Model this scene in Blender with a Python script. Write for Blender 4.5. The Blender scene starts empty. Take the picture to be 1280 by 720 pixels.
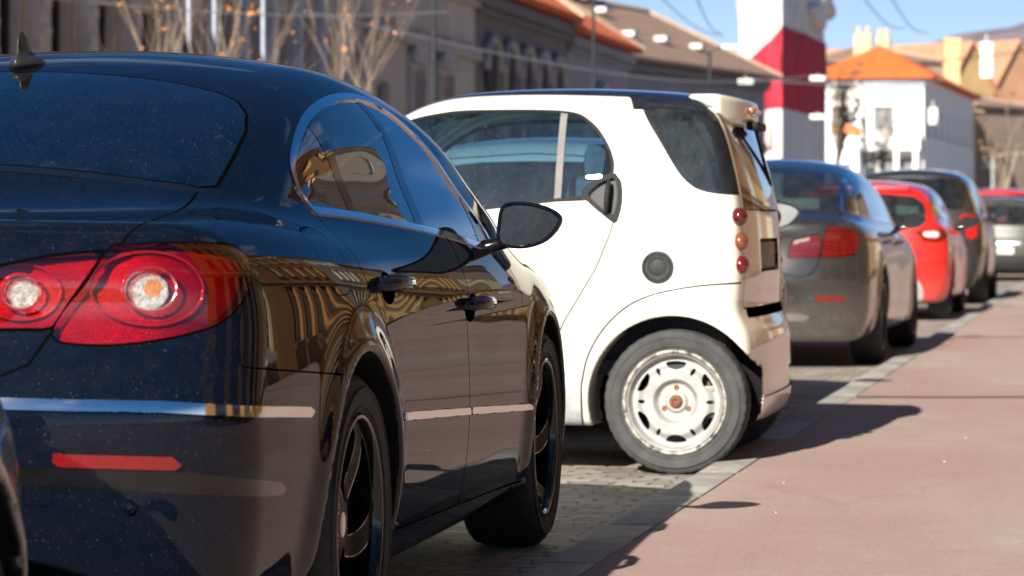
import bpy, bmesh, math, random
import numpy as np
from mathutils import Vector, Matrix
random.seed(7)
PI = math.pi
R = math.radians
#@@CAM
sc = bpy.context.scene
cam_d = bpy.data.cameras.new('camera'); cam = bpy.data.objects.new('camera', cam_d)
sc.collection.objects.link(cam); sc.camera = cam
cam.location = (0, 0, 1.0); cam.rotation_euler = (R(90), 0, 0)
cam_d.sensor_width = 36; cam_d.lens = 3690/1280*36; cam_d.shift_y = -82/1280
cam_d.clip_start = 0.1; cam_d.clip_end = 5000
cam_d.dof.use_dof = True; cam_d.dof.focus_distance = 7.6; cam_d.dof.aperture_fstop = 6.3
SUNV = Vector((0.72, 1.72, -1.0)).normalized()          # the way the light travels
world = bpy.data.worlds.new('World'); sc.world = world; world.use_nodes = True
wn = world.node_tree
sky = wn.nodes.new('ShaderNodeTexSky'); sky.sky_type = 'NISHITA'; sky.sun_disc = False
el = math.asin(-SUNV.z); az = math.atan2(-SUNV.x, -SUNV.y)
sky.sun_elevation = el; sky.sun_rotation = az; sky.altitude = 300; sky.air_density = .55; sky.dust_density = .25; sky.ozone_density = 2.0
bg = wn.nodes['Background']; bg.inputs['Strength'].default_value = 0.052
sv = wn.nodes.new('ShaderNodeTexCoord'); sa = wn.nodes.new('ShaderNodeVectorMath'); sa.operation = 'ADD'; sa.inputs[1].default_value = (0, 0, .10)
wn.links.new(sv.outputs['Generated'], sa.inputs[0]); wn.links.new(sa.outputs[0], sky.inputs[0])
# soft white clouds mixed over the sky
tc = wn.nodes.new('ShaderNodeTexCoord'); mp = wn.nodes.new('ShaderNodeMapping'); mp.inputs['Scale'].default_value = (1.0, 1.0, 3.2)
ns = wn.nodes.new('ShaderNodeTexNoise'); ns.inputs['Scale'].default_value = 3.1; ns.inputs['Detail'].default_value = 7; ns.inputs['Roughness'].default_value = .55
cr = wn.nodes.new('ShaderNodeValToRGB'); cr.color_ramp.elements[0].position = .56; cr.color_ramp.elements[0].color = (0, 0, 0, 1)
cr.color_ramp.elements[1].position = .86; cr.color_ramp.elements[1].color = (.8, .8, .8, 1)
mx = wn.nodes.new('ShaderNodeMix'); mx.data_type = 'RGBA'
wn.links.new(tc.outputs['Generated'], mp.inputs[0]); wn.links.new(mp.outputs[0], ns.inputs['Vector'])
wn.links.new(ns.outputs[0], cr.inputs[0]); wn.links.new(cr.outputs[0], mx.inputs[0])
hs = wn.nodes.new('ShaderNodeHueSaturation'); hs.inputs['Saturation'].default_value = 1.3; wn.links.new(sky.outputs[0], hs.inputs['Color']); wn.links.new(hs.outputs[0], mx.inputs[6]); mx.inputs[7].default_value = (9.5, 10, 10.8, 1)
sz = wn.nodes.new('ShaderNodeSeparateXYZ'); wn.links.new(sv.outputs['Generated'], sz.inputs[0])
hr = wn.nodes.new('ShaderNodeMapRange'); hr.inputs['From Min'].default_value = .0; hr.inputs['From Max'].default_value = .15; hr.inputs['To Min'].default_value = .85; hr.inputs['To Max'].default_value = 0
wn.links.new(sz.outputs['Z'], hr.inputs['Value']); hm = wn.nodes.new('ShaderNodeMix'); hm.data_type = 'RGBA'      # pale air near the horizon
wn.links.new(hr.outputs[0], hm.inputs[0]); wn.links.new(mx.outputs[2], hm.inputs[6]); hm.inputs[7].default_value = (8.6, 10.6, 12.4, 1)
wn.links.new(hm.outputs[2], bg.inputs['Color'])
sun_d = bpy.data.lights.new('sun', 'SUN'); sun_d.energy = 5.0; sun_d.angle = R(.5); sun_d.color = (1, .93, .82)
sun = bpy.data.objects.new('sun', sun_d); sc.collection.objects.link(sun)
sun.rotation_euler = SUNV.to_track_quat('-Z', 'Y').to_euler(); sun.location = (-20, -40, 40)
sc.view_settings.view_transform = 'Standard'; sc.view_settings.look = 'None'; sc.view_settings.gamma = 1
sc.view_settings.exposure = 1.17; sc.view_settings.use_curve_mapping = False
#@@NP
def spl(*pts):
    """natural cubic spline through (x, y) pairs, straight outside"""
    p = np.array(pts, float); x, y = p[:, 0], p[:, 1]; n = len(x); h = np.diff(x)
    A = np.zeros((n, n)); b = np.zeros(n); A[0, 0] = A[-1, -1] = 1
    for i in range(1, n-1):
        A[i, i-1] = h[i-1]; A[i, i] = 2*(h[i-1]+h[i]); A[i, i+1] = h[i]
        b[i] = 6*((y[i+1]-y[i])/h[i]-(y[i]-y[i-1])/h[i-1])
    M = np.linalg.solve(A, b)
    s0 = (y[1]-y[0])/h[0]-h[0]*M[1]/6; s1 = (y[-1]-y[-2])/h[-1]+h[-1]*M[-2]/6
    def f(t):
        t = np.asarray(t, float); tc = np.clip(t, x[0], x[-1]); i = np.clip(np.searchsorted(x, tc)-1, 0, n-2)
        d0 = tc-x[i]; d1 = x[i+1]-tc; hh = h[i]
        v = (M[i]*d1**3+M[i+1]*d0**3)/(6*hh)+(y[i]/hh-M[i]*hh/6)*d1+(y[i+1]/hh-M[i+1]*hh/6)*d0
        return v+(t-tc)*np.where(t < x[0], s0, s1)
    return f
def smax(a, b, k):
    h = np.maximum(k-np.abs(a-b), 0)/k
    return np.maximum(a, b)+h*h*k*.25
def smin(a, b, k): return -smax(-a, -b, k)
def sstep(a, b, t):
    t = np.clip((t-a)/(b-a), 0, 1); return t*t*(3-2*t)
def catmull(P, n=6, closed=True):
    P = [np.array(p, float) for p in P]; out = []
    N = len(P); rng = range(N) if closed else range(N-1)
    for i in rng:
        p0 = P[(i-1) % N] if closed or i else 2*P[0]-P[1]
        p1 = P[i]; p2 = P[(i+1) % N]
        p3 = P[(i+2) % N] if closed or i < N-2 else 2*P[-1]-P[-2]
        for k in range(n):
            t = k/n
            out.append(.5*((2*p1)+(-p0+p2)*t+(2*p0-5*p1+4*p2-p3)*t*t+(-p0+3*p1-3*p2+p3)*t**3))
    if not closed: out.append(P[-1])
    return np.array(out)
def rounded(P, r, n=5):
    """polygon with its corners rounded; r one radius or a list"""
    P = [np.array(p, float) for p in P]; N = len(P); out = []
    for i in range(N):
        a, b, c = P[i-1], P[i], P[(i+1) % N]; rr = r[i] if hasattr(r, '__len__') else r
        la, lc = np.linalg.norm(a-b), np.linalg.norm(c-b); d = min(rr, la*.48, lc*.48)
        p, q = b+(a-b)/la*d, b+(c-b)/lc*d
        if d < 1e-6: out.append(b); continue
        for k in range(n+1):
            t = k/n; out.append((1-t)**2*p+2*t*(1-t)*b+t*t*q)
    return np.array(out)
def sdpoly(u, v, P):
    """signed distance to a closed polygon, negative inside"""
    P = np.asarray(P, float); res = np.full(u.shape, 9.0)
    lo = P.min(0)-.12; hi = P.max(0)+.12
    m = (u > lo[0]) & (u < hi[0]) & (v > lo[1]) & (v < hi[1])
    uu, vv = u[m], v[m]; d = np.full(uu.shape, 1e9); ins = np.zeros(uu.shape, bool)
    for i in range(len(P)):
        a, b = P[i-1], P[i]; e = b-a; l2 = e@e
        if l2 < 1e-14: continue
        t = np.clip(((uu-a[0])*e[0]+(vv-a[1])*e[1])/l2, 0, 1)
        d = np.minimum(d, (uu-a[0]-t*e[0])**2+(vv-a[1]-t*e[1])**2)
        c = ((a[1] > vv) != (b[1] > vv))
        if c.any():
            with np.errstate(divide='ignore', invalid='ignore'):
                xi = a[0]+(vv-a[1])*e[0]/(e[1] if e[1] != 0 else 1e-12)
            ins ^= c & (uu < xi)
    d = np.sqrt(d); res[m] = np.where(ins, -d, d)
    return res
def gradf(f, P, e=.0015):
    x, y, z = P.T
    return np.stack([(f(x+e, y, z)-f(x-e, y, z)), (f(x, y+e, z)-f(x, y-e, z)), (f(x, y, z+e)-f(x, y, z-e))], 1)/(2*e)
def nets(f, lo, hi, h, it=4):
    """polygonise f=0 (f<0 inside) by surface nets, vertices pulled onto the surface"""
    ax = [np.arange(lo[i], hi[i]+h, h) for i in range(3)]; sh = [len(a) for a in ax]
    X, Y, Z = np.meshgrid(*ax, indexing='ij'); F = f(X.ravel(), Y.ravel(), Z.ravel()).reshape(sh)
    F = np.where(np.abs(F) < 1e-9, 1e-9, F); S = F < 0
    n = [s-1 for s in sh]
    cnt = np.zeros(n, int)
    for i in (0, 1):
        for j in (0, 1):
            for k in (0, 1): cnt += S[i:i+n[0], j:j+n[1], k:k+n[2]]
    act = (cnt > 0) & (cnt < 8)
    idx = -np.ones(n, int); c = np.argwhere(act); idx[act] = np.arange(len(c))
    acc = np.zeros((len(c), 3)); w = np.zeros(len(c))
    co = [(i, j, k) for i in (0, 1) for j in (0, 1) for k in (0, 1)]
    for a in co:
        for b in co:
            if sum(b)-sum(a) == 1 and all(b[q] >= a[q] for q in range(3)):
                fa = F[c[:, 0]+a[0], c[:, 1]+a[1], c[:, 2]+a[2]]; fb = F[c[:, 0]+b[0], c[:, 1]+b[1], c[:, 2]+b[2]]
                m = (fa < 0) != (fb < 0)
                t = np.where(m, fa/np.where(m, fa-fb, 1), 0)
                p = np.array(a)+t[:, None]*(np.array(b)-np.array(a)); acc += p*m[:, None]; w += m
    V = (c+acc/w[:, None])*h+np.array([a[0] for a in ax])
    Q = []
    for d in range(3):
        o1, o2 = [(1, 2), (2, 0), (0, 1)][d]
        sl0 = [slice(1, -1)]*3; sl0[d] = slice(0, -1); sl1 = list(sl0); sl1[d] = slice(1, None)
        A = S[tuple(sl0)]; B = S[tuple(sl1)]
        for inside, flip in ((A & ~B, False), (~A & B, True)):
            g = np.argwhere(inside); 
            if not len(g): continue
            base = g.copy(); base[:, o1] += 1; base[:, o2] += 1       # grid node
            q = []
            for da, db in ((-1, -1), (0, -1), (0, 0), (-1, 0)):
                t = base.copy(); t[:, o1] += da; t[:, o2] += db; q.append(idx[t[:, 0], t[:, 1], t[:, 2]])
            q = np.stack(q, 1)
            Q.append(q[:, ::-1] if flip else q)
    Q = np.concatenate(Q); Q = Q[(Q >= 0).all(1)]
    for _ in range(it):
        g = gradf(f, V); v = f(*V.T); g2 = np.maximum((g*g).sum(1), .05)
        st = -(v/g2)[:, None]*g; L = np.linalg.norm(st, axis=1); st *= np.minimum(1, h*.4/np.maximum(L, 1e-9))[:, None]; V = V+st
    N = gradf(f, V); N /= np.maximum(np.linalg.norm(N, axis=1), 1e-9)[:, None]
    T = np.concatenate([Q[:, [0, 1, 2]], Q[:, [0, 2, 3]]])
    return V, N, T
def cut(V, N, T, L, d, sel=None):
    """split the triangles crossed by d=0; returns V,N,T,L,d"""
    d = np.where(np.abs(d) < 1e-5, 0, d); s = np.sign(d)[T]
    cr_ = (s.min(1) < 0) & (s.max(1) > 0)
    if sel is not None: cr_ &= sel
    if not cr_.any(): return V, N, T, L, d
    keep = T[~cr_]; kl = L[~cr_]; C = T[cr_]; cl = L[cr_]; s = s[cr_]
    E = np.concatenate([C[:, [0, 1]], C[:, [1, 2]], C[:, [2, 0]]]); Es = np.sort(E, 1)
    m = d[Es[:, 0]]*d[Es[:, 1]] < 0
    key, inv = np.unique(Es[m], axis=0, return_inverse=True); inv = inv.ravel()
    da, db = d[key[:, 0]], d[key[:, 1]]; t = (da/(da-db))[:, None]
    nv = V[key[:, 0]]*(1-t)+V[key[:, 1]]*t; nn = N[key[:, 0]]*(1-t)+N[key[:, 1]]*t
    nn /= np.maximum(np.linalg.norm(nn, axis=1), 1e-9)[:, None]
    eid = -np.ones(len(E), int); eid[m] = inv+len(V); eid = eid.reshape(3, -1).T      # edge i: vert i -> i+1
    out = []; ol = []
    z = (s == 0).any(1)
    for i in range(3):                                   # one vertex on the line
        q = z & (s[:, i] == 0); j, k = (i+1) % 3, (i+2) % 3
        if q.any():
            a, b, c_, e = C[q, i], C[q, j], C[q, k], eid[q, j]
            out += [np.stack([a, b, e], 1), np.stack([a, e, c_], 1)]; ol += [cl[q], cl[q]]
        q = ~z & (s[:, i] == -s[:, j]) & (s[:, i] == -s[:, k])   # vertex i alone
        if q.any():
            a, b, c_, e0, e2 = C[q, i], C[q, j], C[q, k], eid[q, i], eid[q, k]
            out += [np.stack([a, e0, e2], 1), np.stack([e0, b, c_], 1), np.stack([e0, c_, e2], 1)]; ol += [cl[q]]*3
    V2 = np.concatenate([V, nv]); N2 = np.concatenate([N, nn]); d2 = np.concatenate([d, np.zeros(len(nv))])
    return V2, N2, np.concatenate([keep]+out), np.concatenate([kl]+ol), d2
class Shell:
    """a body surface that is cut into parts along drawn outlines"""
    def __init__(s, f, lo, hi, h):
        s.f = f; s.V, s.N, s.T = nets(f, lo, hi, h); s.L = np.zeros(len(s.T), int); s.names = ['']
        s.keys = {'': 0}
    def uv(s, proj, V):
        return proj(V)
    def region(s, name, proj, poly, mask=None, over=('',), grow=0.0, inner=None):
        """label faces inside poly grown by `grow` (and outside poly grown by `inner`)"""
        if callable(poly): u = None
        def dist(): 
            if callable(poly): return poly(s.V)
            u, v = proj(s.V); return sdpoly(u, v, poly)
        def msk():
            c = s.V[s.T].mean(1); n = s.N[s.T].mean(1)
            return mask(c, n) if mask is not None else np.ones(len(s.T), bool)
        for g in ([grow] if inner is None else [inner, grow]):
            d = dist()-g; s.V, s.N, s.T, s.L, _ = cut(s.V, s.N, s.T, s.L, d, msk())
        d = dist(); dc = d[s.T].mean(1)
        if name not in s.keys: s.keys[name] = len(s.names); s.names.append(name)
        q = (dc < grow) & msk()
        if inner is not None: q &= dc > inner
        if over is not None: q &= np.isin(s.L, [s.keys[o] for o in over if o in s.keys])
        s.L[q] = s.keys[name]
#@@BL
# ------------------------------------------------------------------ materials
MATS = {}
def nd(t, kind, **kw):
    n = t.nodes.new(kind)
    for k, v in kw.items():
        if k in n.inputs: n.inputs[k].default_value = v
        else: setattr(n, k, v)
    return n
def base_mat(name):
    m = bpy.data.materials.new(name); m.use_nodes = True; t = m.node_tree
    return m, t, t.nodes['Principled BSDF'], t.nodes['Material Output']
def c4(c): return (*c[:3], 1)
def coords(t, scale=(1, 1, 1)):
    tc = nd(t, 'ShaderNodeTexCoord'); mp = nd(t, 'ShaderNodeMapping'); mp.inputs['Scale'].default_value = scale
    t.links.new(tc.outputs['Object'], mp.inputs[0]); return mp.outputs[0]
def noise(t, vec, scale, detail=4, rough=.55):
    n = nd(t, 'ShaderNodeTexNoise'); n.inputs['Scale'].default_value = scale; n.inputs['Detail'].default_value = detail; n.inputs['Roughness'].default_value = rough
    t.links.new(vec, n.inputs['Vector']); return n.outputs[0]
def ramp(t, fac, stops):
    r = nd(t, 'ShaderNodeValToRGB'); e = r.color_ramp.elements
    while len(e) < len(stops): e.new(.5)
    for q, (p, c) in zip(e, stops): q.position = p; q.color = c4(c) if hasattr(c, '__len__') else (c, c, c, 1)
    t.links.new(fac, r.inputs[0]); return r.outputs[0]
def mixc(t, fac, a, b):
    m = nd(t, 'ShaderNodeMix'); m.data_type = 'RGBA'
    for v, s in ((fac, 0), (a, 6), (b, 7)):
        if isinstance(v, (int, float)): m.inputs[s].default_value = v
        elif isinstance(v, tuple): m.inputs[s].default_value = c4(v)
        else: t.links.new(v, m.inputs[s])
    return m.outputs[2]
def bump(t, h, strength, dist, nrm=None):
    b = nd(t, 'ShaderNodeBump'); b.inputs['Strength'].default_value = strength; b.inputs['Distance'].default_value = dist
    t.links.new(h, b.inputs['Height'])
    if nrm is not None: t.links.new(nrm, b.inputs['Normal'])
    return b.outputs[0]
def plain(name, col, rough=.6, metal=0, var=.15, scale=6, bmp=0, bs=60, coat=0, spec=.5, emit=None):
    """a simple surface with a little natural variation in tone"""
    if name in MATS: return MATS[name]
    m, t, b, o = base_mat(name); v = coords(t)
    n = noise(t, v, scale, 5)
    lo = tuple(c*(1-var) for c in col); hi = tuple(min(1, c*(1+var)) for c in col)
    t.links.new(ramp(t, n, [(.3, lo), (.7, hi)]), b.inputs['Base Color'])
    b.inputs['Roughness'].default_value = rough; b.inputs['Metallic'].default_value = metal
    b.inputs['Coat Weight'].default_value = coat; b.inputs['Specular IOR Level'].default_value = spec
    if bmp: t.links.new(bump(t, noise(t, v, bs, 6), bmp, .01), b.inputs['Normal'])
    if emit: b.inputs['Emission Color'].default_value = c4(col); b.inputs['Emission Strength'].default_value = emit
    MATS[name] = m; return m
def paint(name, col, metal=0, rough=.35, dust=.25, dcol=(.36, .32, .27), wave=.35, spots=.6, low=None, spec=.5, cior=1.5, cw=1):
    """car paint: clear coat, slight waviness, dust film and small specks"""
    if name in MATS: return MATS[name]
    m, t, b, o = base_mat(name); v = coords(t)
    big = noise(t, v, 1.7, 5, .6); fine = noise(t, v, 260, 2, .5); mid = noise(t, v, 22, 6, .7)
    sp = ramp(t, fine, [(.68, 0), (.76, 1)])
    dd = ramp(t, mid, [(.35, 0), (.85, dust)])
    d1 = nd(t, 'ShaderNodeMath', operation='MULTIPLY'); t.links.new(sp, d1.inputs[0]); d1.inputs[1].default_value = spots
    d2 = nd(t, 'ShaderNodeMath', operation='MAXIMUM'); t.links.new(d1.outputs[0], d2.inputs[0]); t.links.new(dd, d2.inputs[1])
    fac = d2.outputs[0]
    if low is not None:                     # road grime on the lower body
        sx = nd(t, 'ShaderNodeSeparateXYZ'); tc = nd(t, 'ShaderNodeTexCoord'); t.links.new(tc.outputs['Object'], sx.inputs[0])
        mr = nd(t, 'ShaderNodeMapRange'); mr.inputs['From Min'].default_value = low[0]; mr.inputs['From Max'].default_value = low[1]
        mr.inputs['To Min'].default_value = low[2]; mr.inputs['To Max'].default_value = 0
        t.links.new(sx.outputs['Z'], mr.inputs['Value'])
        ml = nd(t, 'ShaderNodeMath', operation='MULTIPLY'); t.links.new(mr.outputs[0], ml.inputs[0]); t.links.new(ramp(t, mid, [(.25, .35), (.7, 1)]), ml.inputs[1])
        d3 = nd(t, 'ShaderNodeMath', operation='MAXIMUM'); t.links.new(fac, d3.inputs[0]); t.links.new(ml.outputs[0], d3.inputs[1]); fac = d3.outputs[0]
    t.links.new(mixc(t, fac, col, dcol), b.inputs['Base Color'])
    b.inputs['Metallic'].default_value = metal; b.inputs['Roughness'].default_value = rough; b.inputs['Specular IOR Level'].default_value = spec
    b.inputs['Coat Weight'].default_value = cw; b.inputs['Coat IOR'].default_value = cior
    t.links.new(ramp(t, fac, [(0, .015), (.8, .35)]), b.inputs['Coat Roughness'])
    bn = bump(t, noise(t, v, 1.5, 0, .4), wave*.5, .02)
    t.links.new(bn, b.inputs['Coat Normal']); t.links.new(bn, b.inputs['Normal'])
    MATS[name] = m; return m
def glassm(name, tint=(.55, .62, .62), refl=.06, rough=.0, dirt=.05, dcol=(.5, .5, .47), streak=False):
    """a pane: tinted see-through, mirror reflection growing at grazing angles, a film of dirt"""
    if name in MATS: return MATS[name]
    m, t, b, o = base_mat(name); t.nodes.remove(b); v = coords(t)
    tr = nd(t, 'ShaderNodeBsdfTransparent'); tr.inputs['Color'].default_value = c4(tint)
    gl = nd(t, 'ShaderNodeBsdfGlossy'); gl.inputs['Roughness'].default_value = rough; gl.inputs['Color'].default_value = (1, 1, 1, 1)
    df = nd(t, 'ShaderNodeBsdfDiffuse'); df.inputs['Color'].default_value = c4(dcol)
    lw = nd(t, 'ShaderNodeLayerWeight'); lw.inputs['Blend'].default_value = .5
    pw = nd(t, 'ShaderNodeMath', operation='POWER'); t.links.new(lw.outputs['Facing'], pw.inputs[0]); pw.inputs[1].default_value = 4.0
    mr = nd(t, 'ShaderNodeMapRange'); mr.inputs['To Min'].default_value = refl; mr.inputs['To Max'].default_value = 1; t.links.new(pw.outputs[0], mr.inputs['Value'])
    n1 = noise(t, v, 300, 2); n2 = noise(t, coords(t, (1, 1, .25)) if streak else v, 9, 6, .7)
    f1 = ramp(t, n1, [(.68, 0), (.76, .5)]); f2 = ramp(t, n2, [(.35, dirt*.3), (.8, dirt*2)])
    mxx = nd(t, 'ShaderNodeMath', operation='MAXIMUM'); t.links.new(f1, mxx.inputs[0]); t.links.new(f2, mxx.inputs[1])
    s1 = nd(t, 'ShaderNodeMixShader'); s2 = nd(t, 'ShaderNodeMixShader')
    t.links.new(mxx.outputs[0], s1.inputs[0]); t.links.new(tr.outputs[0], s1.inputs[1]); t.links.new(df.outputs[0], s1.inputs[2])
    t.links.new(mr.outputs[0], s2.inputs[0]); t.links.new(s1.outputs[0], s2.inputs[1]); t.links.new(gl.outputs[0], s2.inputs[2])
    bn = bump(t, noise(t, v, 1.8, 0), .35, .02); t.links.new(bn, gl.inputs['Normal'])
    t.links.new(s2.outputs[0], o.inputs['Surface']); MATS[name] = m; return m
CHROME = plain('chrome', (.75, .74, .72), .08, 1, .03, 30)
CHROMED = plain('dull chrome', (.55, .54, .52), .25, 1, .1, 30)
PLASTIC = plain('black plastic', (.018, .018, .02), .42, 0, .3, 20)
GLOSSB = plain('gloss black trim', (.006, .006, .007), .06, 0, .2, 20)
GAP = plain('panel gap shadow', (.002, .002, .002), .9, 0, .1, spec=0)
LINER = plain('wheel arch liner', (.007, .007, .007), .9, 0, .4, 20, spec=.1)
RUBBER = plain('tyre rubber', (.013, .013, .013), .75, 0, .35, 40, .3, 200)
INTER = plain('cabin lining', (.03, .032, .036), .8, 0, .3, 12)
SEATM = plain('seat cloth', (.035, .036, .04), .9, 0, .3, 30)
REDL = None
def lens(name, col, refl=.07):
    return glassm(name, col, refl, .02, .002, (.1, .02, .02))
# ------------------------------------------------------------------ objects
COL = sc.collection
def thing(name, label, cat, loc=(0, 0, 0), rz=0, group=None, kind=None):
    o = bpy.data.objects.new(name, None); COL.objects.link(o); o.location = loc; o.rotation_euler = (0, 0, rz); o.empty_display_size = .2
    return tag(o, label, cat, group, kind)
def tag(o, label=None, cat=None, group=None, kind=None):
    if label: o['label'] = label
    if cat: o['category'] = cat
    if group: o['group'] = group
    if kind: o['kind'] = kind
    return o
def link(name, me, parent=None, mats=()):
    for m in (mats if isinstance(mats, (list, tuple)) else [mats]): me.materials.append(m)
    o = bpy.data.objects.new(name, me); COL.objects.link(o)
    if parent is not None: o.parent = parent
    return o
def mesh_np(name, V, T, N, parent, mats, mi=None):
    me = bpy.data.meshes.new(name); me.from_pydata(V.tolist(), [], T.tolist())
    me.polygons.foreach_set('use_smooth', [True]*len(T))
    if mi is not None: me.polygons.foreach_set('material_index', mi)
    me.update()
    if N is not None: me.normals_split_custom_set_from_vertices(N.tolist())
    return link(name, me, parent, mats)
def piece(S, keys, name, parent, mats, lift=0., wall=0., side=0, disp=None):
    """the faces labelled keys as ONE mesh; lift moves them out, wall gives the edge a depth; side -1 right +1 left; one material per key"""
    ids = [S.keys[k] for k in keys if k in S.keys]; q = np.isin(S.L, ids); T = S.T[q]; L = S.L[q]
    if side:
        cy = S.V[T][:, :, 1].mean(1); k = cy*side > 0; T = T[k]; L = L[k]
    if not len(T): return None
    u, inv = np.unique(T, return_inverse=True); T = inv.reshape(T.shape); V = S.V[u].copy(); N = S.N[u]
    V0 = V.copy(); V = V+N*lift
    if disp is not None: V = V+N*disp(V0)[:, None]
    mi = np.array([ids.index(x) if isinstance(mats, (list, tuple)) and len(mats) > 1 else 0 for x in L])
    if wall:
        E = np.concatenate([T[:, [0, 1]], T[:, [1, 2]], T[:, [2, 0]]]); n = len(V)
        k1 = E[:, 0]*n+E[:, 1]; k2 = E[:, 1]*n+E[:, 0]; b = E[~np.isin(k1, k2)]
        A, B = V[b[:, 0]], V[b[:, 1]]; e = B-A; nn = np.cross(e, N[b[:, 0]]); nn /= np.maximum(np.linalg.norm(nn, axis=1), 1e-9)[:, None]
        C, D = B-N[b[:, 1]]*wall, A-N[b[:, 0]]*wall; m = len(b)
        idx = n+np.arange(m)
        T = np.concatenate([T, np.stack([idx, idx+3*m, idx+2*m], 1), np.stack([idx, idx+2*m, idx+m], 1)])
        V = np.concatenate([V, A, B, C, D]); N = np.concatenate([N, nn, nn, nn, nn]); mi = np.concatenate([mi, np.zeros(2*m, int)])
    return mesh_np(name, V, T, N, parent, mats, mi)
class MB:
    """collects shapes into ONE mesh"""
    def __init__(s): s.bm = bmesh.new(); s.mi = 0; s.sm = False
    def _fin(s, vs, fs):
        for f in fs: f.material_index = s.mi; f.smooth = s.sm
    def box(s, c, d, rz=0, rx=0, ry=0, M=None, bev=0):
        x, y, z = d[0]/2, d[1]/2, d[2]/2
        m = Matrix.Translation(c) @ Matrix.Rotation(rz, 4, 'Z') @ Matrix.Rotation(ry, 4, 'Y') @ Matrix.Rotation(rx, 4, 'X')
        if M is not None: m = M @ m
        r = bmesh.ops.create_cube(s.bm, size=1, matrix=m @ Matrix.Diagonal((d[0], d[1], d[2], 1)))
        fs = list({f for v in r['verts'] for f in v.link_faces}); s._fin(None, fs)
        if bev: 
            g = bmesh.ops.bevel(s.bm, geom=list({e for f in fs for e in f.edges}), offset=bev, segments=2, affect='EDGES', profile=.6)
            s._fin(None, g['faces'])
        return s
    def poly(s, P, flip=False):
        vs = [s.bm.verts.new(p) for p in P]
        f = s.bm.faces.new(vs[::-1] if flip else vs); s._fin(None, [f]); return s
    def prism(s, P, vec, M=None):
        """P a closed 3D outline, extruded by vec"""
        P = [Vector(p) for p in P]; Q = [p+Vector(vec) for p in P]
        if M is not None: P = [M @ p for p in P]; Q = [M @ p for p in Q]
        a = [s.bm.verts.new(p) for p in P]; b = [s.bm.verts.new(p) for p in Q]; n = len(a); fs = []
        fs.append(s.bm.faces.new(a[::-1])); fs.append(s.bm.faces.new(b))
        for i in range(n): fs.append(s.bm.faces.new((a[i], a[(i+1) % n], b[(i+1) % n], b[i])))
        s._fin(None, fs); return s
    def tube(s, P, r, seg=8, cap=True, sy=1):
        P = [Vector(p) for p in P]; n = len(P); rr = r if hasattr(r, '__len__') else [r]*n; rings = []
        up = None
        for i in range(n):
            d = (P[min(i+1, n-1)]-P[max(i-1, 0)]).normalized()
            if up is None: up = Vector((0, 0, 1)) if abs(d.z) < .9 else Vector((1, 0, 0))
            a = d.cross(up).normalized(); b = a.cross(d).normalized(); up = b
            rings.append([s.bm.verts.new(P[i]+(a*math.cos(2*PI*k/seg)+b*math.sin(2*PI*k/seg)*sy)*rr[i]) for k in range(seg)])
        fs = []
        for i in range(n-1):
            for k in range(seg): fs.append(s.bm.faces.new((rings[i][k], rings[i][(k+1) % seg], rings[i+1][(k+1) % seg], rings[i+1][k])))
        if cap: fs.append(s.bm.faces.new(rings[0][::-1])); fs.append(s.bm.faces.new(rings[-1]))
        s._fin(None, fs)
        for f in fs: f.smooth = True
        return s
    def lathe(s, prof, seg=48, M=None, close=False):
        """prof (r, h) turned about local z, then M"""
        M = M or Matrix.Identity(4); rings = []
        for (r, h) in prof:
            if r < 1e-6: rings.append([s.bm.verts.new(M @ Vector((0, 0, h)))])
            else: rings.append([s.bm.verts.new(M @ Vector((r*math.cos(2*PI*k/seg), r*math.sin(2*PI*k/seg), h))) for k in range(seg)])
        fs = []; n = len(rings)
        for i in range(n if close else n-1):
            A, B = rings[i], rings[(i+1) % n]
            for k in range(seg):
                l = (k+1) % seg
                if len(A) == 1 and len(B) == 1: continue
                if len(A) == 1: fs.append(s.bm.faces.new((A[0], B[l], B[k])))
                elif len(B) == 1: fs.append(s.bm.faces.new((A[k], A[l], B[0])))
                else: fs.append(s.bm.faces.new((A[k], A[l], B[l], B[k])))
        s._fin(None, fs)
        for f in fs: f.smooth = True
        return s
    def build(s, name, mats, parent=None, sharp=35, normals=True):
        if normals: bmesh.ops.recalc_face_normals(s.bm, faces=s.bm.faces)
        me = bpy.data.meshes.new(name); s.bm.to_mesh(me); s.bm.free()
        if sharp is not None:
            try: me.set_sharp_from_angle(angle=R(sharp))
            except Exception: pass
        return link(name, me, parent, mats)
def blob(name, f, lo, hi, h, parent, mat, M=None):
    V, N, T = nets(f, lo, hi, h)
    if M is not None:
        A = np.array(M)[:3, :3]; V = V@A.T+np.array(M)[:3, 3]; N = N@A.T
    return mesh_np(name, V, T, N, parent, mat)
def copy_tree(o, parent=None):
    c = o.copy(); COL.objects.link(c); c.parent = parent
    if parent is not None: c.matrix_parent_inverse = o.matrix_parent_inverse
    for ch in [q for q in ALLCH.get(o, [])]: copy_tree(ch, c)
    return c
ALLCH = {}
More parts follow.
